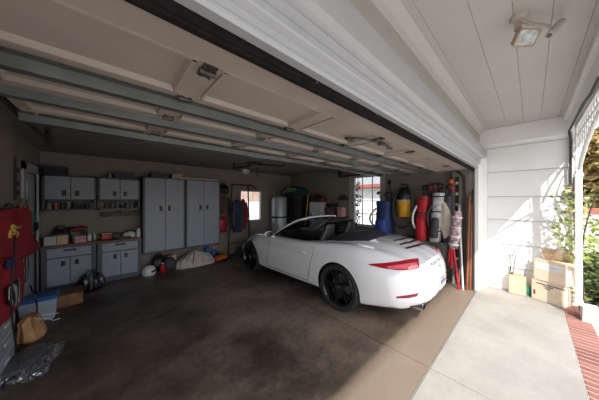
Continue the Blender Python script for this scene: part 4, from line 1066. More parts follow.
# at the pilaster: tartan bag on red legs, poles, black notched rail
v = at_x(455, 284, 4.80)
t = thing('folded_chair_bag', 'red and white tartan bag on red folding legs, rightmost behind the car', 'folding chair', (4.80, 1.02, 0))
def tb(px, py, x=4.80): p = at_x(px, py, x); return (p.x-4.80, p.y-1.02, p.z)
mb = MB(); mb.tube([tb(457.5, 211), tb(456.5, 222), tb(455, 236), tb(452.5, 248)], lambda q: .060+.015*math.sin(q*PI), 14, smooth=5); mb.obj('tartan_bag', TARTAN, t, 60)
mb = MB()
for px, py in ((457, 217), (456, 227), (455, 236), (453.5, 244)):
    a = Vector(tb(px, py)); mb.tube([(a.x+.076*math.cos(q), a.y+.076*math.sin(q), a.z+.01*math.sin(q)) for q in [2*PI*k/18 for k in range(18)]], .012, 6, closed=True)
mb.obj('white_band', WHITEC, t, 60)
for a, b in (((452, 244), (451, 268)), ((453, 246), (459, 283)), ((450, 248), (448.5, 262))):
    p = tb(*a); q = tb(*b); 
    mb = MB(); mb.cyl(p, (q[0], q[1], max(q[2], .01) if b[1] < 280 else .0), .020, n=10); mb.obj('leg', M('bright_red', (.42, .008, .018), .6), t, 40)
def pole(label, a, b, x0, x1, r, mat, cap, cat='pole', name='pole'):
    p = at_x(*a, x0); q = at_x(*b, x1)
    t = thing(name, label, cat, (q.x, q.y, 0))
    mb = MB(); mb.cyl((0, 0, 0), (p.x-q.x, p.y-q.y, p.z), r, n=10); mb.obj('shaft', mat, t, 40)
    d = Vector((p.x-q.x, p.y-q.y, p.z)).normalized(); e = Vector((p.x-q.x, p.y-q.y, p.z))
    mb = MB(); mb.cyl(e-d*.06, e+d*.012, r*1.35, n=10); mb.obj('end_cap', cap, t, 40)
pole('white pole leaning right of the tartan bag', (459, 205), (463, 287), 5.0, 4.86, .016, PLW, GREY)
pole('copper-brown pole, the left of two leaning by the jamb', (469.5, 197), (467, 285), 4.98, 4.88, .018, WOOD, BROWN)
pole('copper-brown pole, the right of two leaning by the jamb', (472, 200), (470, 285), 5.0, 4.93, .017, WOOD, DARK)
t = thing('notched_rail', 'black upright rail with pale hooks on the pilaster', 'rail', (5.075, .98, .1))
mb = MB(); mb.bx(-.02, 0, -.03, .03, 0, 2.0, .003); mb.obj('bar', BLACK, t)
mb = MB()
for k in range(9): mb.box((-.03, 0, .2+k*.21), (.03, .045, .05), bev=.008)
mb.obj('hook', M('pale_hook', (.5, .45, .4), .6), t)
pole('dark pole standing against the door track', (473.5, 190), (473, 287), 4.99, 4.95, .014, DARK, BLACK)

# ------------------------------------------------------------------ left side of the garage
XW = -.80
def ly(px, py, x=XW): return at_x(px, py, x)
# red jacket (the wide one) hanging near the house door
t = thing('red_coat', 'red coat with a gold emblem hanging on the left wall', 'coat', (-.70, 3.9, 0))
def LL(px, py, x=-.70): v = at_x(px, py, x); return (v.y-3.9, v.z)
pts = [(208, -4, 20), (214, -8, 27), (224, -10, 27), (236, -10, 27), (246, -10, 31), (254, -10, 36.5), (256, -10, 38)]
def fnc(px, py, dep):
    v = at_x(px, py, -.70); return v
rows_ = []
for py, a, b in reversed(pts):
    A = at_x(a, py, -.70); Bq = at_x(b, py, -.70); z = (A.z+Bq.z)/2
    rows_.append(((A.y+Bq.y)/2-3.9, 0, z, abs(Bq.y-A.y)/2, .07))
mb = MB(); mb.drape(rows_, 48, .25, 9, .4, fn=lambda p: Vector((p.y, p.x, p.z))); coat = mb.obj('coat_body', RED, t, 60)
yy = at_x(17, 209, -.70)
mb = MB(); mb.tube([(-.02, yy.y-3.9, yy.z-.03), (-.03, yy.y-3.9, yy.z+.03), (-.06, yy.y-3.9, yy.z+.06), (-.075, yy.y-3.9, yy.z+.03)], .010, 8, smooth=4); mb.obj('coat_loop', BLACK, t, 50)
# gold emblem: an interlocked two-stroke monogram standing on the cloth
e = bvh2 = BVHTree.FromPolygons([v_.co.copy() for v_ in coat.data.vertices], [tuple(p.vertices) for p in coat.data.polygons])
def coat_pt(px, py):
    o = Vector((0, 0, EYE))-Vector((-.70, 3.9, 0)); h = bvh2.ray_cast(o, ray(px, py).normalized())
    return (h[0] + h[1]*.006) if h[0] is not None else (at_x(px, py, -.63)-Vector((-.70, 3.9, 0)))
mb = MB()
for path in ([(19, 226.5), (15, 227.5), (11.5, 225), (11, 229), (14, 231.5), (16.5, 233), (15.5, 236.5), (9, 237)], [(8.5, 237), (8.5, 233), (10, 230), (13, 229)], [(11, 234), (14, 233.5)]):
    mb.tube([coat_pt(*p) for p in path], .011, 6, smooth=3)
mb.obj('gold_emblem', GOLD, t, 60)
# printed shirt below it
t = thing('printed_shirt', 'red, black and white printed shirt hanging under the red coat', 'shirt', (-.735, 3.9, 0))
def prow(pts, x, dep):
    r = []
    for py, a, b in reversed(pts):
        A = at_x(a, py, x); Bq = at_x(b, py, x); r.append(((A.y+Bq.y)/2-3.9, 0, (A.z+Bq.z)/2, abs(Bq.y-A.y)/2, dep))
    return r
mb = MB(); mb.drape(prow([(250, 2, 27), (262, 3, 27.5), (276, 3, 27.5), (287, 4, 27)], -.735, .035), 40, .2, 9, 1., fn=lambda p: Vector((p.y, p.x, p.z)))
def stripes_mat():
    m = bpy.data.materials.new('black_white_print'); m.use_nodes = True; nt = m.node_tree; b = nt.nodes['Principled BSDF']
    tc = nt.nodes.new('ShaderNodeTexCoord'); wv = nt.nodes.new('ShaderNodeTexWave'); wv.inputs['Scale'].default_value = 3.2; wv.inputs['Distortion'].default_value = 9; wv.inputs['Detail'].default_value = 2; wv.bands_direction = 'Y'
    rp = nt.nodes.new('ShaderNodeValToRGB'); rp.color_ramp.elements[0].position = .55; rp.color_ramp.elements[1].position = .68
    rp.color_ramp.elements[0].color = (.012, .012, .014, 1); rp.color_ramp.elements[1].color = (.42, .42, .40, 1)
    nt.links.new(tc.outputs['Object'], wv.inputs['Vector']); nt.links.new(wv.outputs['Fac'], rp.inputs['Fac']); nt.links.new(rp.outputs['Color'], b.inputs['Base Color']); b.inputs['Roughness'].default_value = .8
    return m
BWP = stripes_mat()
mb.obj('shirt_body', BWP, t, 60)
t = thing('red_bag', 'long red bag with white print hanging lowest on the left wall', 'bag', (-.70, 3.9, 0))
mb = MB(); mb.drape(prow([(258, -8, 8), (270, -8, 20), (282, -8, 21), (300, -8, 21), (312, -8, 18), (318, -8, 10)], -.68, .05), 40, .16, 7, .2, fn=lambda p: Vector((p.y+.02, p.x, p.z))); rb = mb.obj('bag_body', RED, t, 60)
mb = MB(); mb.drape(prow([(282, 9.5, 20), (290, 9.5, 20.5), (298, 10, 20.5), (303, 14, 20)], -.61, .012), 28, .1, 5, .2, fn=lambda p: Vector((p.y+.085, p.x, p.z))); mb.obj('white_print', BWP, t, 60)
t = thing('small_cloth', 'small blue cloth tucked between the red coat and red bag', 'cloth', (-.62, 3.9, 0))
mb = MB(); mb.drape(prow([(258, 7, 15), (262, 6, 16), (267, 8, 15)], -.62, .006), 24, .2, 5, fn=lambda p: Vector((p.y, p.x, p.z))); mb.obj('cloth', BLUE, t, 60)
# camera-like gear by the door casing
t = thing('hanging_bag', 'small teal and black bag hanging on the door casing', 'bag', (-.82, 5.06, 1.18))
mb = MB(); mb.drape([(0, 0, .0, .055, .09), (0, 0, .06, .065, .11), (0, 0, .13, .06, .10), (0, 0, .15, .03, .06)], 20); mb.obj('bag_body', BLACK, t, 50)
mb = MB(); mb.drape([(0, -.05, .14, .05, .07), (0, -.05, .20, .055, .08), (0, -.05, .28, .04, .06)], 20); mb.obj('pouch', M('teal_pouch', (.02, .12, .16), .7), t, 50)
mb = MB(); mb.tube([(-.02, 0, .27), (-.05, 0, .42), (-.045, .01, .48)], .008, 6); mb.obj('strap', BLACK, t)
# keys and hooks
v = ly(13.8, 165); 
t = thing('hook_strip', 'dark strip of hooks and keys on the left wall by the casing', 'hooks', (-.895, 4.7, 1.45))
mb = MB(); mb.bx(-.01, .006, -.02, .02, .2, .78, .004); mb.obj('strip', M('strip_brown', (.06, .05, .045), .6), t)
mb = MB()
for z in (.1, .3, .42, .60): mb.ell((.014, .0, z), (.014, .025, .035), 10, 6)
mb.obj('hook', DARK, t, 50)
mb = MB(); mb.tube([(.04, .07, .22), (.05, .09, .05), (.05, .06, -.08), (.05, .12, -.10), (.05, .12, .05), (.04, .08, .22)], .012, 6, smooth=3); mb.ell((.05, .10, .02), (.03, .05, .06), 10, 6); mb.obj('lanyard', M('lanyard_print', (.30, .16, .12), .7, var=.9, scale=40), t, 60)
# white drawer tower
v = at_z(8, 372, 0)
t = thing('drawer_tower', 'white plastic drawer tower against the left wall under the red bag', 'drawers', (-.755, 3.34, 0))
mb = MB(); mb.bx(-.035, .06, -.34, .26, 0, .52, .01); mb.obj('tower_frame', PLW, t)
for z in (.03, .20, .37):
    mb = MB(); mb.bx(.06, .068, -.31, .23, z, z+.145, .005); d = mb.obj('drawer', BINP, t); mb = MB(); mb.bx(.066, .078, -.08, .04, z+.10, z+.12, .004); mb.obj('handle', PLW, d)
# blue-lidded tub
t = thing('storage_tub', 'clear grey storage tub with a blue lid by the left wall', 'tub', (-.68, 4.62, 0), .05)
mb = MB(); 
rr_ = []
for z, a, b in ((0, .14, .13), (.02, .15, .14), (.25, .17, .16), (.28, .17, .16)): rr_.append([Vector((sx*a if abs(sx) == 1 else sx*a, sy*b, z)) for sx, sy in ((-1, -.9), (-.9, -1), (.9, -1), (1, -.9), (1, .9), (.9, 1), (-.9, 1), (-1, .9))])
mb.rings(rr_); mb.obj('tub_body', BINP, t)
mb = MB(); mb.box((0, 0, .293), (.37, .35, .03), bev=.012); mb.box((0, 0, .312), (.30, .28, .02), bev=.008); mb.obj('lid', BLUEP, t)
v = at_z(68, 306, 0)
t = thing('wooden_crate', 'low brown wooden crate on the floor by the left base cabinet', 'crate', (-.42, 5.04, 0), .08)
mb = MB(); mb.bx(-.14, .14, -.17, .17, 0, .015)
for k in range(2):
    z = .02+k*.075
    mb.bx(-.14, -.125, -.17, .17, z, z+.065); mb.bx(.125, .14, -.17, .17, z, z+.065); mb.bx(-.14, .14, -.17, -.155, z, z+.065); mb.bx(-.14, .14, .155, .17, z, z+.065)
mb.bx(-.13, .13, -.16, .16, .02, .11)
mb.obj('slatted_sides', M('crate_wood', (.24, .11, .05), .7, var=.3, scale=10), t)
mb = MB(); mb.bx(-.145, .145, -.175, .175, .165, .18, .003); mb.obj('top_board', BROWN, t)
t = thing('clear_bag', 'bulging clear plastic bag of dark bottles in front of the base cabinets', 'bag', (-.20, 5.50, 0))
mb = MB(); mb.drape([(0, 0, 0, .17, .13), (0, 0, .04, .20, .15), (0, 0, .16, .20, .15), (0, 0, .27, .14, .11), (0, 0, .33, .05, .05), (0, 0, .36, .07, .06)], 40, .12, 9, 0); mb.obj('plastic_skin', CLEAR, t, 60)
rnd = random.Random(8)
for k in range(9):
    mb = MB(); a = 2*PI*k/8; r = .10 if k < 8 else 0; x, y = r*1.1*math.cos(a), r*.8*math.sin(a); z = .01+.01*(k % 3)
    h = .15+.06*(k % 3); mb.lathe([(.03, z), (.034, z+.01), (.034, z+h*.6), (.014, z+h*.8), (.014, z+h)], 10, Matrix.Translation((x, y, 0)))
    mb.obj('bottle', (BLACK, M('bottle_brown', (.06, .035, .03), .3), DARK, M('bottle_pale', (.25, .25, .22), .4), BLACK)[k % 5], t, 40)
# paper bag, cord, foil bundle
t = thing('paper_bag', 'crumpled tan paper bag slumped by the drawer tower', 'bag', (-.655, 4.05, 0))
mb = MB(); mb.drape([(0, 0, 0, .10, .14), (0, 0, .03, .115, .155), (0, 0, .10, .10, .14), (-.01, .01, .16, .085, .12), (-.02, .02, .215, .085, .11), (-.01, .03, .26, .05, .08)], 40, .26, 7, 1); mb.obj('bag_body', PAPER, t, 35)
mb = MB(); mb.tube([(.04, -.06, .23), (.13, -.05, .20), (.17, .0, .14), (.22, .04, .13)], .005, 6, smooth=4); mb.tube([(.03, .06, .22), (.13, .09, .20), (.20, .12, .17)], .005, 6, smooth=4); mb.obj('string', WHITEC, t, 50)
t = thing('foil_bundle', 'flat bundle of silver foil sheeting on the floor at lower left', 'bundle', (-.54, 3.40, 0), -.18)
mb = MB(); rnd = random.Random(6); G_ = []
NU, NV = 30, 26
for i in range(NU+1):
    row = []
    for j in range(NV+1):
        u = -1+2*i/NU; v_ = -1+2*j/NV
        h = .075*(1-u**4)*(1-v_**4)+.018*math.sin(9*u+4*v_)*math.cos(7*v_-3*u)*(1-u*u)*(1-v_*v_)+rnd.uniform(-.014, .014)
        row.append(mb.bm.verts.new((.165*u*(1+.08*math.sin(5*v_)), 0.30*v_*(1+.06*math.sin(4*u)), max(.004, h))))
    G_.append(row)
for i in range(NU):
    for j in range(NV): mb.bm.faces.new((G_[i][j], G_[i+1][j], G_[i+1][j+1], G_[i][j+1]))
mb.obj('foil_sheet', FOIL, t, 25)
mb = MB(); mb.drape([(-.05, -.02, .05, .11, .22), (-.05, -.02, .085, .12, .23), (-.05, -.02, .10, .09, .19)], 36, .12, 6, .4); mb.obj('grey_wrap', M('grey_wrap_plastic', (.13, .12, .12), .35, var=.3, scale=10, bump=.5), t, 60)
cp = [(15, 236, -.58), (13.5, 260, -.57), (11, 300, -.56), (13.5, 330, -.54)]
pts_ = [at_x(a, b, c) for a, b, c in cp] + [at_z(17, 350, .12), at_z(18, 362, .10), at_z(13, 374, .02), at_z(5, 382, .02), at_z(3, 390, .02)]
mb = MB(); mb.tube(pts_, .0065, 8, smooth=6); tag(mb.obj('black_cable', BLACK, None, 60), 'black cable dangling down the red coat to the floor', 'cable')
mb = MB(); mb.tube([at_x(30, 285, -.72), at_x(34, 295, -.70), at_x(37, 306, -.66), at_x(36, 316, -.62)], .008, 6, smooth=5); tag(mb.obj('thin_cable', BLACK, None, 60), 'thin black cable hanging over the grey storage tub', 'cable')

# ================================================================== PORCH THINGS
# floodlight with two lamp heads and sensor on the porch ceiling
lp = at_z(519, 17, 2.995)
t = thing('flood_light', 'tan outdoor flood light with lamp head and white sensor arm on the porch ceiling', 'light', (lp.x, lp.y, 3.0))
def lq(px, py, d): v = at_d(px, py, d); return Vector((v.x-lp.x, v.y-lp.y, v.z-3.0))
d0 = lp.x*FW[0]+lp.y*FW[1]
mb = MB(); mb.lathe([(.050, 0), (.050, -.014), (.042, -.026), (.02, -.030), (0, -.030)], 28); mb.obj('base_plate', LAMPG, t, 40)
j = Vector((0, 0, -.03)); hp0 = lq(524, 36, d0-.02); hb = lq(518, 32, d0+.03)
mb = MB(); mb.cyl(j, hb+Vector((0, 0, .02)), .016, n=10); mb.ell(hb+Vector((0, 0, .02)), (.022, .022, .022)); mb.obj('swivel', RUSTY, t, 50)
q = (lq(531, 37, d0-.05)-lq(521, 38, d0+.02)).normalized()
mt = Matrix.Translation(lq(523, 38, d0)) @ q.to_track_quat('Z', 'X').to_matrix().to_4x4()
mb = MB()
def sq(a, b, z): return [mt @ Vector((a*c, b*s_, z)) for c, s_ in ((-1, -.8), (-.8, -1), (.8, -1), (1, -.8), (1, .8), (.8, 1), (-.8, 1), (-1, .8))]
mb.rings([sq(.025, .025, -.06), sq(.038, .042, -.04), sq(.055, .075, .03), sq(.055, .075, .04), sq(.045, .064, .04), sq(.03, .04, .0)]); hd = mb.obj('lamp_head', RUSTY, t)
mb = MB(); mb.rings([sq(.045, .064, .034), sq(.045, .064, .037)]); mb.obj('lamp_glass', M('lamp_glass', (.55, .60, .62), .15, var=.4, scale=25), hd)
s0 = lq(531, 23.5, d0); s1 = lq(550, 26.5, d0-.01)
mb = MB(); mb.cyl(j+Vector((0, 0, .004)), s0, .013, n=10); mb.cyl(s0, s1, .013, n=10); mb.obj('arm', LAMPG, t, 50)
e0 = lq(561, 22, d0-.01); e1 = lq(549.5, 35, d0-.03)
mb = MB(); mb.cyl(e0, e1, .025, n=18); mb.ell(e0, (.025, .025, .025)); sn = mb.obj('sensor', M('sensor_grey', (.60, .59, .57), .5), t, 50)
mb = MB(); mb.cyl(e1, e1+(e1-e0).normalized()*.006, .014, n=14); mb.obj('sensor_eye', M('sensor_eye_grey', (.18, .17, .17), .4), sn, 40)
# porch post on its stone block, spindle frieze with curved bracket
PX, PY = 4.90, -.445
mb = MB(); mb.prism([(-.13, -.08), (.13, -.08), (.13, .08), (-.13, .08)], lambda u, v, q: (PX+.02+u*(1-q*.4), PY-.10+v*(1-q*.4), q-.06), 0, .24); struct(mb.obj('post_block', STONE), 'pale stone block under the white porch post')
mb = MB(); mb.box((PX, PY, 1.46), (.062, .062, 2.56), bev=.006); mb.box((PX, PY, .22), (.078, .078, .08), bev=.006); mb.box((PX, PY, 2.0), (.085, .085, .05), bev=.01); struct(mb.obj('column', WHITE), 'slim white porch post')
mb = MB(); mb.box((1.6, PY, 2.70), (6.7, .05, .05), bev=.005)
arch = []
for k in range(29):
    x = 4.82-3.3*k/28; q = (4.82-x)/3.3
    arch.append((x, PY, 2.08+.44*(1-(1-min(1, q*1.7))**2.4)))
mb.tube(arch, .020, 8)
arch2 = [(5.0+ .45*k/8, PY, 2.08+.30*(k/8)**.5) for k in range(9)]
mb.tube(arch2, .018, 8)
for k in range(38):
    x = 5.37-.145*k
    if x > 4.9: zb = 2.12+.28*max(0, (x-5.0)/.45)**.5
    elif x < 1.52: zb = 2.52
    else: q = min(1, max(0, 4.82-x)/3.3); zb = 2.08+.44*(1-(1-min(1, q*1.7))**2.4)
    mb.lathe([(.006, zb), (.010, zb+(2.7-zb)*.3), (.005, zb+(2.7-zb)*.4), (.013, zb+(2.7-zb)*.5), (.005, zb+(2.7-zb)*.6), (.010, zb+(2.7-zb)*.7), (.006, 2.7)], 8, Matrix.Translation((x, PY, 0)))
mb.tube([(1.5, PY, 2.52), (-2, PY, 2.52)], .025, 8)
mb.tube([(5.42, PY, 2.56), (1.6, PY, 2.61)], .012, 6)
struct(mb.obj('trim_7', WHITE), 'white spindle frieze along the porch edge')
# cable running along the beam and down the corner, with a small box
cpts = [at_y(640, 25, -.378), at_y(599, 78, -.378), at_y(592, 92, -.378), at_y(584, 103, -.378), at_y(575, 120, -.378)]
cor = Vector((5.40, -.40, 2.74))
mb = MB(); mb.tube(cpts+[cor, Vector((5.395, -.415, 2.6)), Vector((5.395, -.415, 2.2)), Vector((5.395, -.415, 1.85))], .014, 8); cb = tag(mb.obj('outdoor_cable', DARK, None, 50), 'dark cable along the porch beam and down the siding corner', 'cable')
t = thing('outlet_box', 'grey outdoor outlet box on the siding corner at the cable end', 'outlet', (5.39, -.415, 1.70))
mb = MB(); mb.box((0, 0, .08), (.05, .08, .16), bev=.01); mb.obj('box_case', M('outlet_grey', (.35, .35, .36), .5), t)
mb = MB(); mb.box((-.03, 0, .08), (.015, .06, .12), bev=.005); mb.obj('cover', DARK, t)
# cardboard boxes
def carton(name, label, c, d, rz, mat, flaps=True, lab=None, marks=0):
    t = thing(name, label, 'box', c, rz); x, y, z = d[0]/2, d[1]/2, d[2]; w = .006
    mb = MB(); mb.bx(-x, x, -y, y, 0, w); mb.bx(-x, -x+w, -y, y, 0, z); mb.bx(x-w, x, -y, y, 0, z); mb.bx(-x, x, -y, -y+w, 0, z); mb.bx(-x, x, y-w, y, 0, z)
    if not flaps: mb.bx(-x, x, -y, y, z-w, z)
    mb.obj('carton_walls', mat, t)
    return t, x, y, z
# lower big box: its long face looks toward the camera (-x side turned a little)
P0 = at_z(531.5, 297.5, 0); P1 = at_z(563.5, 308, 0)
dd = Vector((P1.x-P0.x, P1.y-P0.y)); W1 = dd.length; a1 = math.atan2(dd.y, dd.x); nrm = Vector((-dd.y, dd.x)).normalized()
if nrm.dot(Vector((1, 0))) < 0: nrm = -nrm
D1 = .22; mid = (Vector((P0.x, P0.y))+Vector((P1.x, P1.y)))/2+nrm*D1/2
H1 = .335
sgn = 1 if Vector((-math.sin(a1), math.cos(a1))).dot(nrm) > 0 else -1   # local +y points into the box?
t, x, y, z = carton('cardboard_box', 'large pale cardboard box with dark print, bottom of the stack on the porch', (mid.x, mid.y, 0), (W1, D1, H1), a1, CARDP, False)
fy = -sgn*D1/2; fy2 = fy-sgn*.002
def mark(u, zc, w_, h_): mb.box((u, fy2, zc), (w_, .002, h_))
mb = MB(); rnd = random.Random(9); u = -W1*.32
for k in range(13): ww = rnd.uniform(.012, .026); mark(u+ww/2, H1-.055, ww, .018); u += ww+.007
u = -W1*.10
for k in range(6): ww = rnd.uniform(.01, .018); mark(u+ww/2, H1-.085, ww, .014); u += ww+.006
u = -W1*.05
for k in range(3): ww = .014; mark(u+ww/2, H1-.112, ww, .014); u += ww+.006
mb.obj('printed_marks', INK, t)
mb = MB(); mark(-W1*.40, .12, .022, .075); mb.obj('red_mark', M('dark_red_ink', (.18, .04, .03), .8), t)
# upper box, tilted label, flaps open at the back
H2 = .34
ca = math.cos(a1); sa = math.sin(a1)
t, x, y, z = carton('cardboard_box', 'pale cardboard box with white label and raised flap, top of the stack', (mid.x-.03, mid.y+.03*sa, H1+.001), (W1*1.02, D1*.98, H2), a1-.06, M('cream_cardboard', (.84, .70, .55), .85, var=.05), True)
mb = MB(); yb = sgn*y
mb.box((0, yb-sgn*.02, z+.075), (2*x*.98, .006, .17), (sgn*.12, 0, 0)); mb.obj('back_flap', CARDB, t)
mb = MB(); mb.box((x+.055, 0, z-.015), (.07, 2*y*.96, .006), (0, .25, 0)); mb.box((0, -sgn*(y-.06), z-.004), (2*x*.97, .13, .006), (sgn*.06, 0, 0)); mb.obj('side_flap', CARDP, t)
mb = MB(); mb.box((-.01, -sgn*(y+.002), z*.70), (2*x*.86, .003, .10)); lb = mb.obj('white_label', M('label_white', (.86, .86, .88), .6), t)
mb = MB()
for k in range(5): mb.box((-.03+k*.032, -sgn*(y+.0045), z*.70+.01), (.02, .001, .012)); 
for k in range(4): mb.box((-.02+k*.03, -sgn*(y+.0045), z*.70-.02), (.018, .001, .008))
mb.obj('label_print', M('label_ink', (.45, .47, .52), .7), lb)
# small box with a hand tool standing in it
Q0 = at_z(508.5, 292.5, 0); Q1 = at_z(526.5, 296.5, 0); dd = Vector((Q1.x-Q0.x, Q1.y-Q0.y)); W3 = dd.length; a3 = math.atan2(dd.y, dd.x); n3 = Vector((-dd.y, dd.x)).normalized()
if n3.dot(Vector((1, 0))) < 0: n3 = -n3
m3 = (Vector((Q0.x, Q0.y))+Vector((Q1.x, Q1.y)))/2+n3*.09
s3 = 1 if Vector((-math.sin(a3), math.cos(a3))).dot(n3) > 0 else -1
t, x, y, z = carton('cardboard_box', 'small brown cardboard box against the siding, left of the stack', (m3.x, m3.y, 0), (W3, .16, .33), a3, M('brown_cardboard', (.70, .52, .36), .85, var=.08), True)
mb = MB(); mb.box((-.05, -s3*(y+.002), z*.62), (.06, .002, .03)); mb.obj('white_label', PLW, t)
mb = MB(); mb.box((0, s3*(y+.02), z+.03), (2*x*.96, .005, .07), (-s3*.5, 0, 0)); mb.obj('back_flap', CARDB, t)
tp = at_x(516.5, 250, 5.40)
t = thing('grabber_tool', 'silver-grey reaching tool standing in the small cardboard box', 'tool', (m3.x-.03, m3.y+.04, .012))
def gq(px, py): v = at_x(px, py, 5.36); return Vector((v.x-m3.x+.03, v.y-m3.y-.04, v.z-.012))
g0, g1 = gq(512.5, 276), gq(515.5, 256)
mb = MB(); mb.cyl((0, 0, 0), g0, .010, n=8); mb.cyl(g0, g1, .010, n=8); mb.obj('shaft', M('tool_grey', (.35, .36, .38), .4, .5), t, 40)
mb = MB(); mb.tube([g1, gq(513.5, 252), gq(514, 249.5)], .012, 8); mb.tube([g1, gq(517.5, 253), gq(518.5, 250.5)], .012, 8); mb.box(gq(516, 251), (.03, .07, .03), bev=.006); mb.obj('jaw', M('tool_pale', (.5, .5, .52), .4), t, 50)
mb = MB(); mb.tube([gq(512, 272), gq(509.5, 276), gq(511, 266)], .007, 6, smooth=3); mb.obj('trigger', DARK, t)
v = at_z(529, 296, 0)
t = thing('green_spool', 'green spool wedged between the small box and the large box', 'spool', (v.x+.02, v.y+.02, 0))
mb = MB(); mb.lathe([(.04, 0), (.04, .012), (.022, .016), (.022, .15), (.04, .155), (.04, .167)], 18); mb.obj('reel', GREEN, t, 40)
mb = MB(); mb.lathe([(.023, .03), (.034, .04), (.034, .13), (.023, .14)], 18); mb.obj('twine', M('green_twine', (.02, .22, .15), .8), t, 50)
# ------------------------------------------------------------------ climbing rose at the post
t = thing('climbing_rose', 'climbing rose with pale leaves trained beside the white porch post', 'plant', (5.22, -.50, -.06))
mb = MB()
mb.tube([(0, 0, 0), (.02, .03, .5), (-.02, .05, 1.0), (.05, .06, 1.5), (.0, .07, 2.0), (.05, .02, 2.3)], lambda q: .020-.012*q, 8, smooth=5)
mb.tube([(-.1, -.02, 0), (-.12, .0, .5), (-.05, .0, 1.0), (-.15, -.05, 1.5), (-.3, -.10, 1.8)], lambda q: .014-.008*q, 8, smooth=5)
mb.tube([(-.05, .0, 1.0), (.10, .02, 1.3), (.12, .10, 1.7)], .007, 6, smooth=4); mb.obj('stem', BARK, t, 60)
rc = [at_d(px, py, dd_) - Vector((5.22, -.50, -.06)) for px, py, dd_ in ((566, 198, 3.2), (572, 215, 3.15), (586, 205, 3.2), (592, 222, 3.2), (582, 236, 3.2), (594, 238, 3.2), (569, 238, 3.2), (574, 254, 3.15), (563, 226, 3.2), (572, 284, 3.3), (575, 298, 3.3), (588, 250, 3.25), (578, 196, 3.2))]
def rg(r):
    c = r.choice(rc); return (c[0]+r.gauss(0, .06), c[1]+r.gauss(0, .06), c[2]+r.gauss(0, .10))
mb = MB(); mb.leaves(430, rg, .075, 3); mb.obj('leaves', M('rose_leaf', (.34, .40, .12), .6, var=.45, scale=3), t)
for k, c in enumerate(((-.13, .05, 1.42), (-.02, .10, 1.52), (-.18, -.02, 1.72), (.05, .1, 1.85))):
    mb = MB()
    for a in range(6): mb.ell((c[0]+.014*math.cos(a), c[1]+.014*math.sin(a), c[2]+.004*a), (.02, .02, .016), 8, 6)
    mb.obj('flower', ROSE, t, 60)
# shrubs, tree and what lies beyond the porch
def shrub(label, c, r, n, size, mat, seed, name='shrub'):
    t = thing(name, label, name, c)
    mb = MB(); rnd = random.Random(seed)
    for k in range(6): a = k*1.05; mb.tube([(0, 0, 0), (r[0]*.3*math.cos(a), r[1]*.3*math.sin(a), r[2]*.8), (r[0]*.6*math.cos(a), r[1]*.6*math.sin(a), r[2]*1.5)], .012, 5)
    mb.obj('stem', BARK, t)
    def reg(q):
        d = Vector((q.gauss(0, 1), q.gauss(0, 1), q.gauss(0, 1))).normalized()*(q.random()**.33)
        return (d.x*r[0], d.y*r[1], r[2]+d.z*r[2])
    mb = MB(); mb.leaves(n, reg, size, seed); mb.obj('leaves', mat, t)
    return t
shrub('low leafy shrub by the stone block beyond the brick edging', (5.85, -.74, -.06), (.30, .18, .33), 2600, .07, LEAFD, 1)
shrub('second shrub further along behind the stone block', (6.9, -.95, -.06), (.7, .45, .36), 3000, .08, LEAFD, 2)
shrub('shrub at the far right edge near the walkway', (5.45, -1.25, -.06), (.35, .25, .33), 2200, .07, LEAFD, 3)
def tree(label, c, h, r, n, mat, seed):
    t = thing('tree', label, 'tree', c)
    mb = MB(); mb.tube([(0, 0, 0), (.05, 0, h*.3), (0, .05, h*.7)], lambda q: .12-.07*q, 8, smooth=4)
    for k in range(7): a = k*.9; mb.tube([(0, 0, h*(.35+.05*k)), (r*.4*math.cos(a), r*.4*math.sin(a), h*(.5+.05*k)), (r*.8*math.cos(a), r*.8*math.sin(a), h*(.6+.05*k))], .03, 5)
    mb.obj('trunk', BARK, t, 60)
    def reg(q):
        d = Vector((q.gauss(0, 1), q.gauss(0, 1), q.gauss(0, 1))).normalized()*(q.random()**.4)
        return (d.x*r, d.y*r, h*.68+d.z*h*.36)
    mb = MB(); mb.leaves(n, reg, .26, seed); mb.obj('crown', mat, t)
tree('olive and brown autumn tree beyond the porch', (12.5, -2.0, -.06), 4.0, 2.0, 9000, LEAFA, 4)
tree('greener tree further along the street', (20.5, -4.2, -.06), 5.5, 2.8, 6000, LEAF, 5)
# white garden wall and house across the way
t = thing('garden_wall', 'low white garden wall with red coping beyond the porch', 'garden wall', (9.2, -3, -.06))
mb = MB(); mb.bx(0, .15, -4, 2.8, 0, 1.36); mb.obj('wall_body', WHITE, t)
mb = MB(); mb.bx(-.05, .2, -4, 2.8, 1.36, 1.5, .01); mb.obj('coping', M('red_coping', (.36, .13, .09), .8), t)
# neighbouring house seen in the right window
t = thing('neighbour_house', 'white house with grey roof and red fascia seen through the right window', 'house', (10.5, 4, -.06))
mb = MB(); mb.bx(0, 5, -3, 5, 0, 2.35); mb.obj('house_wall', WHITE, t)
mb = MB(); mb.prism([(-.5, 2.5), (2.5, 4.2), (5.5, 2.5)], lambda u, v, q: (u, q, v), -3.4, 5.1); mb.obj('house_roof', ROOFG, t)
mb = MB(); mb.bx(-.52, -.46, -3.4, 5.1, 2.32, 2.52); mb.obj('fascia', M('fascia_red', (.38, .10, .08), .7), t)
mb = MB(); mb.bx(-.03, 0, -2.6, -1.8, .9, 1.9); mb.obj('house_window', GLOSSB, t)
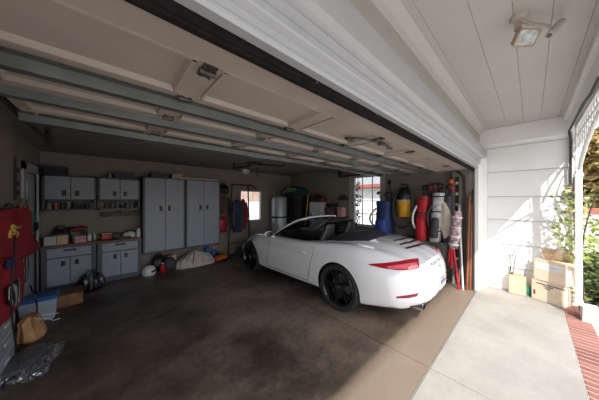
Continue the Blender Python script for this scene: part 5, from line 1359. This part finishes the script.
# fence and planting seen in the back window
t = thing('back_fence', 'white board fence seen through the back window', 'fence', (5, 9.6, -.06))
mb = MB()
for k in range(60): mb.bx(-6+k*.2, -6+k*.2+.19, 0, .025, 0, 1.62, .004)
mb.obj('boards', WHITE, t)
mb = MB(); mb.bx(-6, 6, .025, .07, .3, .38); mb.bx(-6, 6, .025, .07, 1.3, 1.38); mb.obj('rail', WHITE, t)
t = thing('far_house', 'brown house standing beyond the white back fence', 'house', (6, 12.5, -.06))
mb = MB(); mb.bx(-6, 6, 0, 5, 0, 3.2); mb.obj('house_wall', M('house_brown', (.42, .30, .25), .8, var=.2, scale=3), t)
mb = MB(); mb.prism([(-.5, 3.2), (2.5, 4.8), (5.5, 3.2)], lambda u, v, q: (q, u, v), -6.4, 6.4); mb.obj('house_roof', ROOFG, t)

# ================================================================== LIGHT, SKY, CAMERA
sc = bpy.context.scene
W = bpy.data.worlds.new('sky'); sc.world = W; W.use_nodes = True; nt = W.node_tree
bg = nt.nodes['Background']; sk = nt.nodes.new('ShaderNodeTexSky'); sk.sky_type = 'NISHITA'; sk.sun_disc = False
sk.sun_elevation = math.radians(50); sk.sun_rotation = math.radians(200); sk.air_density = 1.0; sk.dust_density = 3.0
mx = nt.nodes.new('ShaderNodeMixRGB'); mx.inputs['Fac'].default_value = .55; mx.inputs['Color2'].default_value = (3.2, 3.3, 3.4, 1)
nt.links.new(sk.outputs['Color'], mx.inputs['Color1']); nt.links.new(mx.outputs['Color'], bg.inputs['Color'])
bg.inputs['Strength'].default_value = .62
su = bpy.data.lights.new('sun', 'SUN'); su.energy = 6.2; su.angle = math.radians(.6); su.color = (1, .95, .87)
so = bpy.data.objects.new('sun', su); C.objects.link(so); so.location = (-3, -5, 9)
so.rotation_euler = Vector((.95, .66, -1)).to_track_quat('-Z', 'Y').to_euler()
cam = bpy.data.cameras.new('camera'); co = bpy.data.objects.new('camera', cam); C.objects.link(co)
co.location = (0, 0, EYE); co.rotation_euler = (PI/2, 0, YAW-PI/2)
cam.sensor_fit = 'HORIZONTAL'; cam.sensor_width = 36; cam.lens = FPX/599*36; cam.clip_start = .02; cam.clip_end = 200
cam.shift_x = 0; cam.shift_y = 0
sc.camera = co
sc.view_settings.view_transform = 'Standard'; sc.view_settings.look = 'None'; sc.view_settings.exposure = -0.2
sc.cycles.max_bounces = 10; sc.cycles.diffuse_bounces = 6; sc.cycles.transparent_max_bounces = 12; sc.cycles.caustics_reflective = False; sc.cycles.caustics_refractive = False
sc.cycles.use_denoising = True; sc.cycles.sample_clamp_indirect = 6
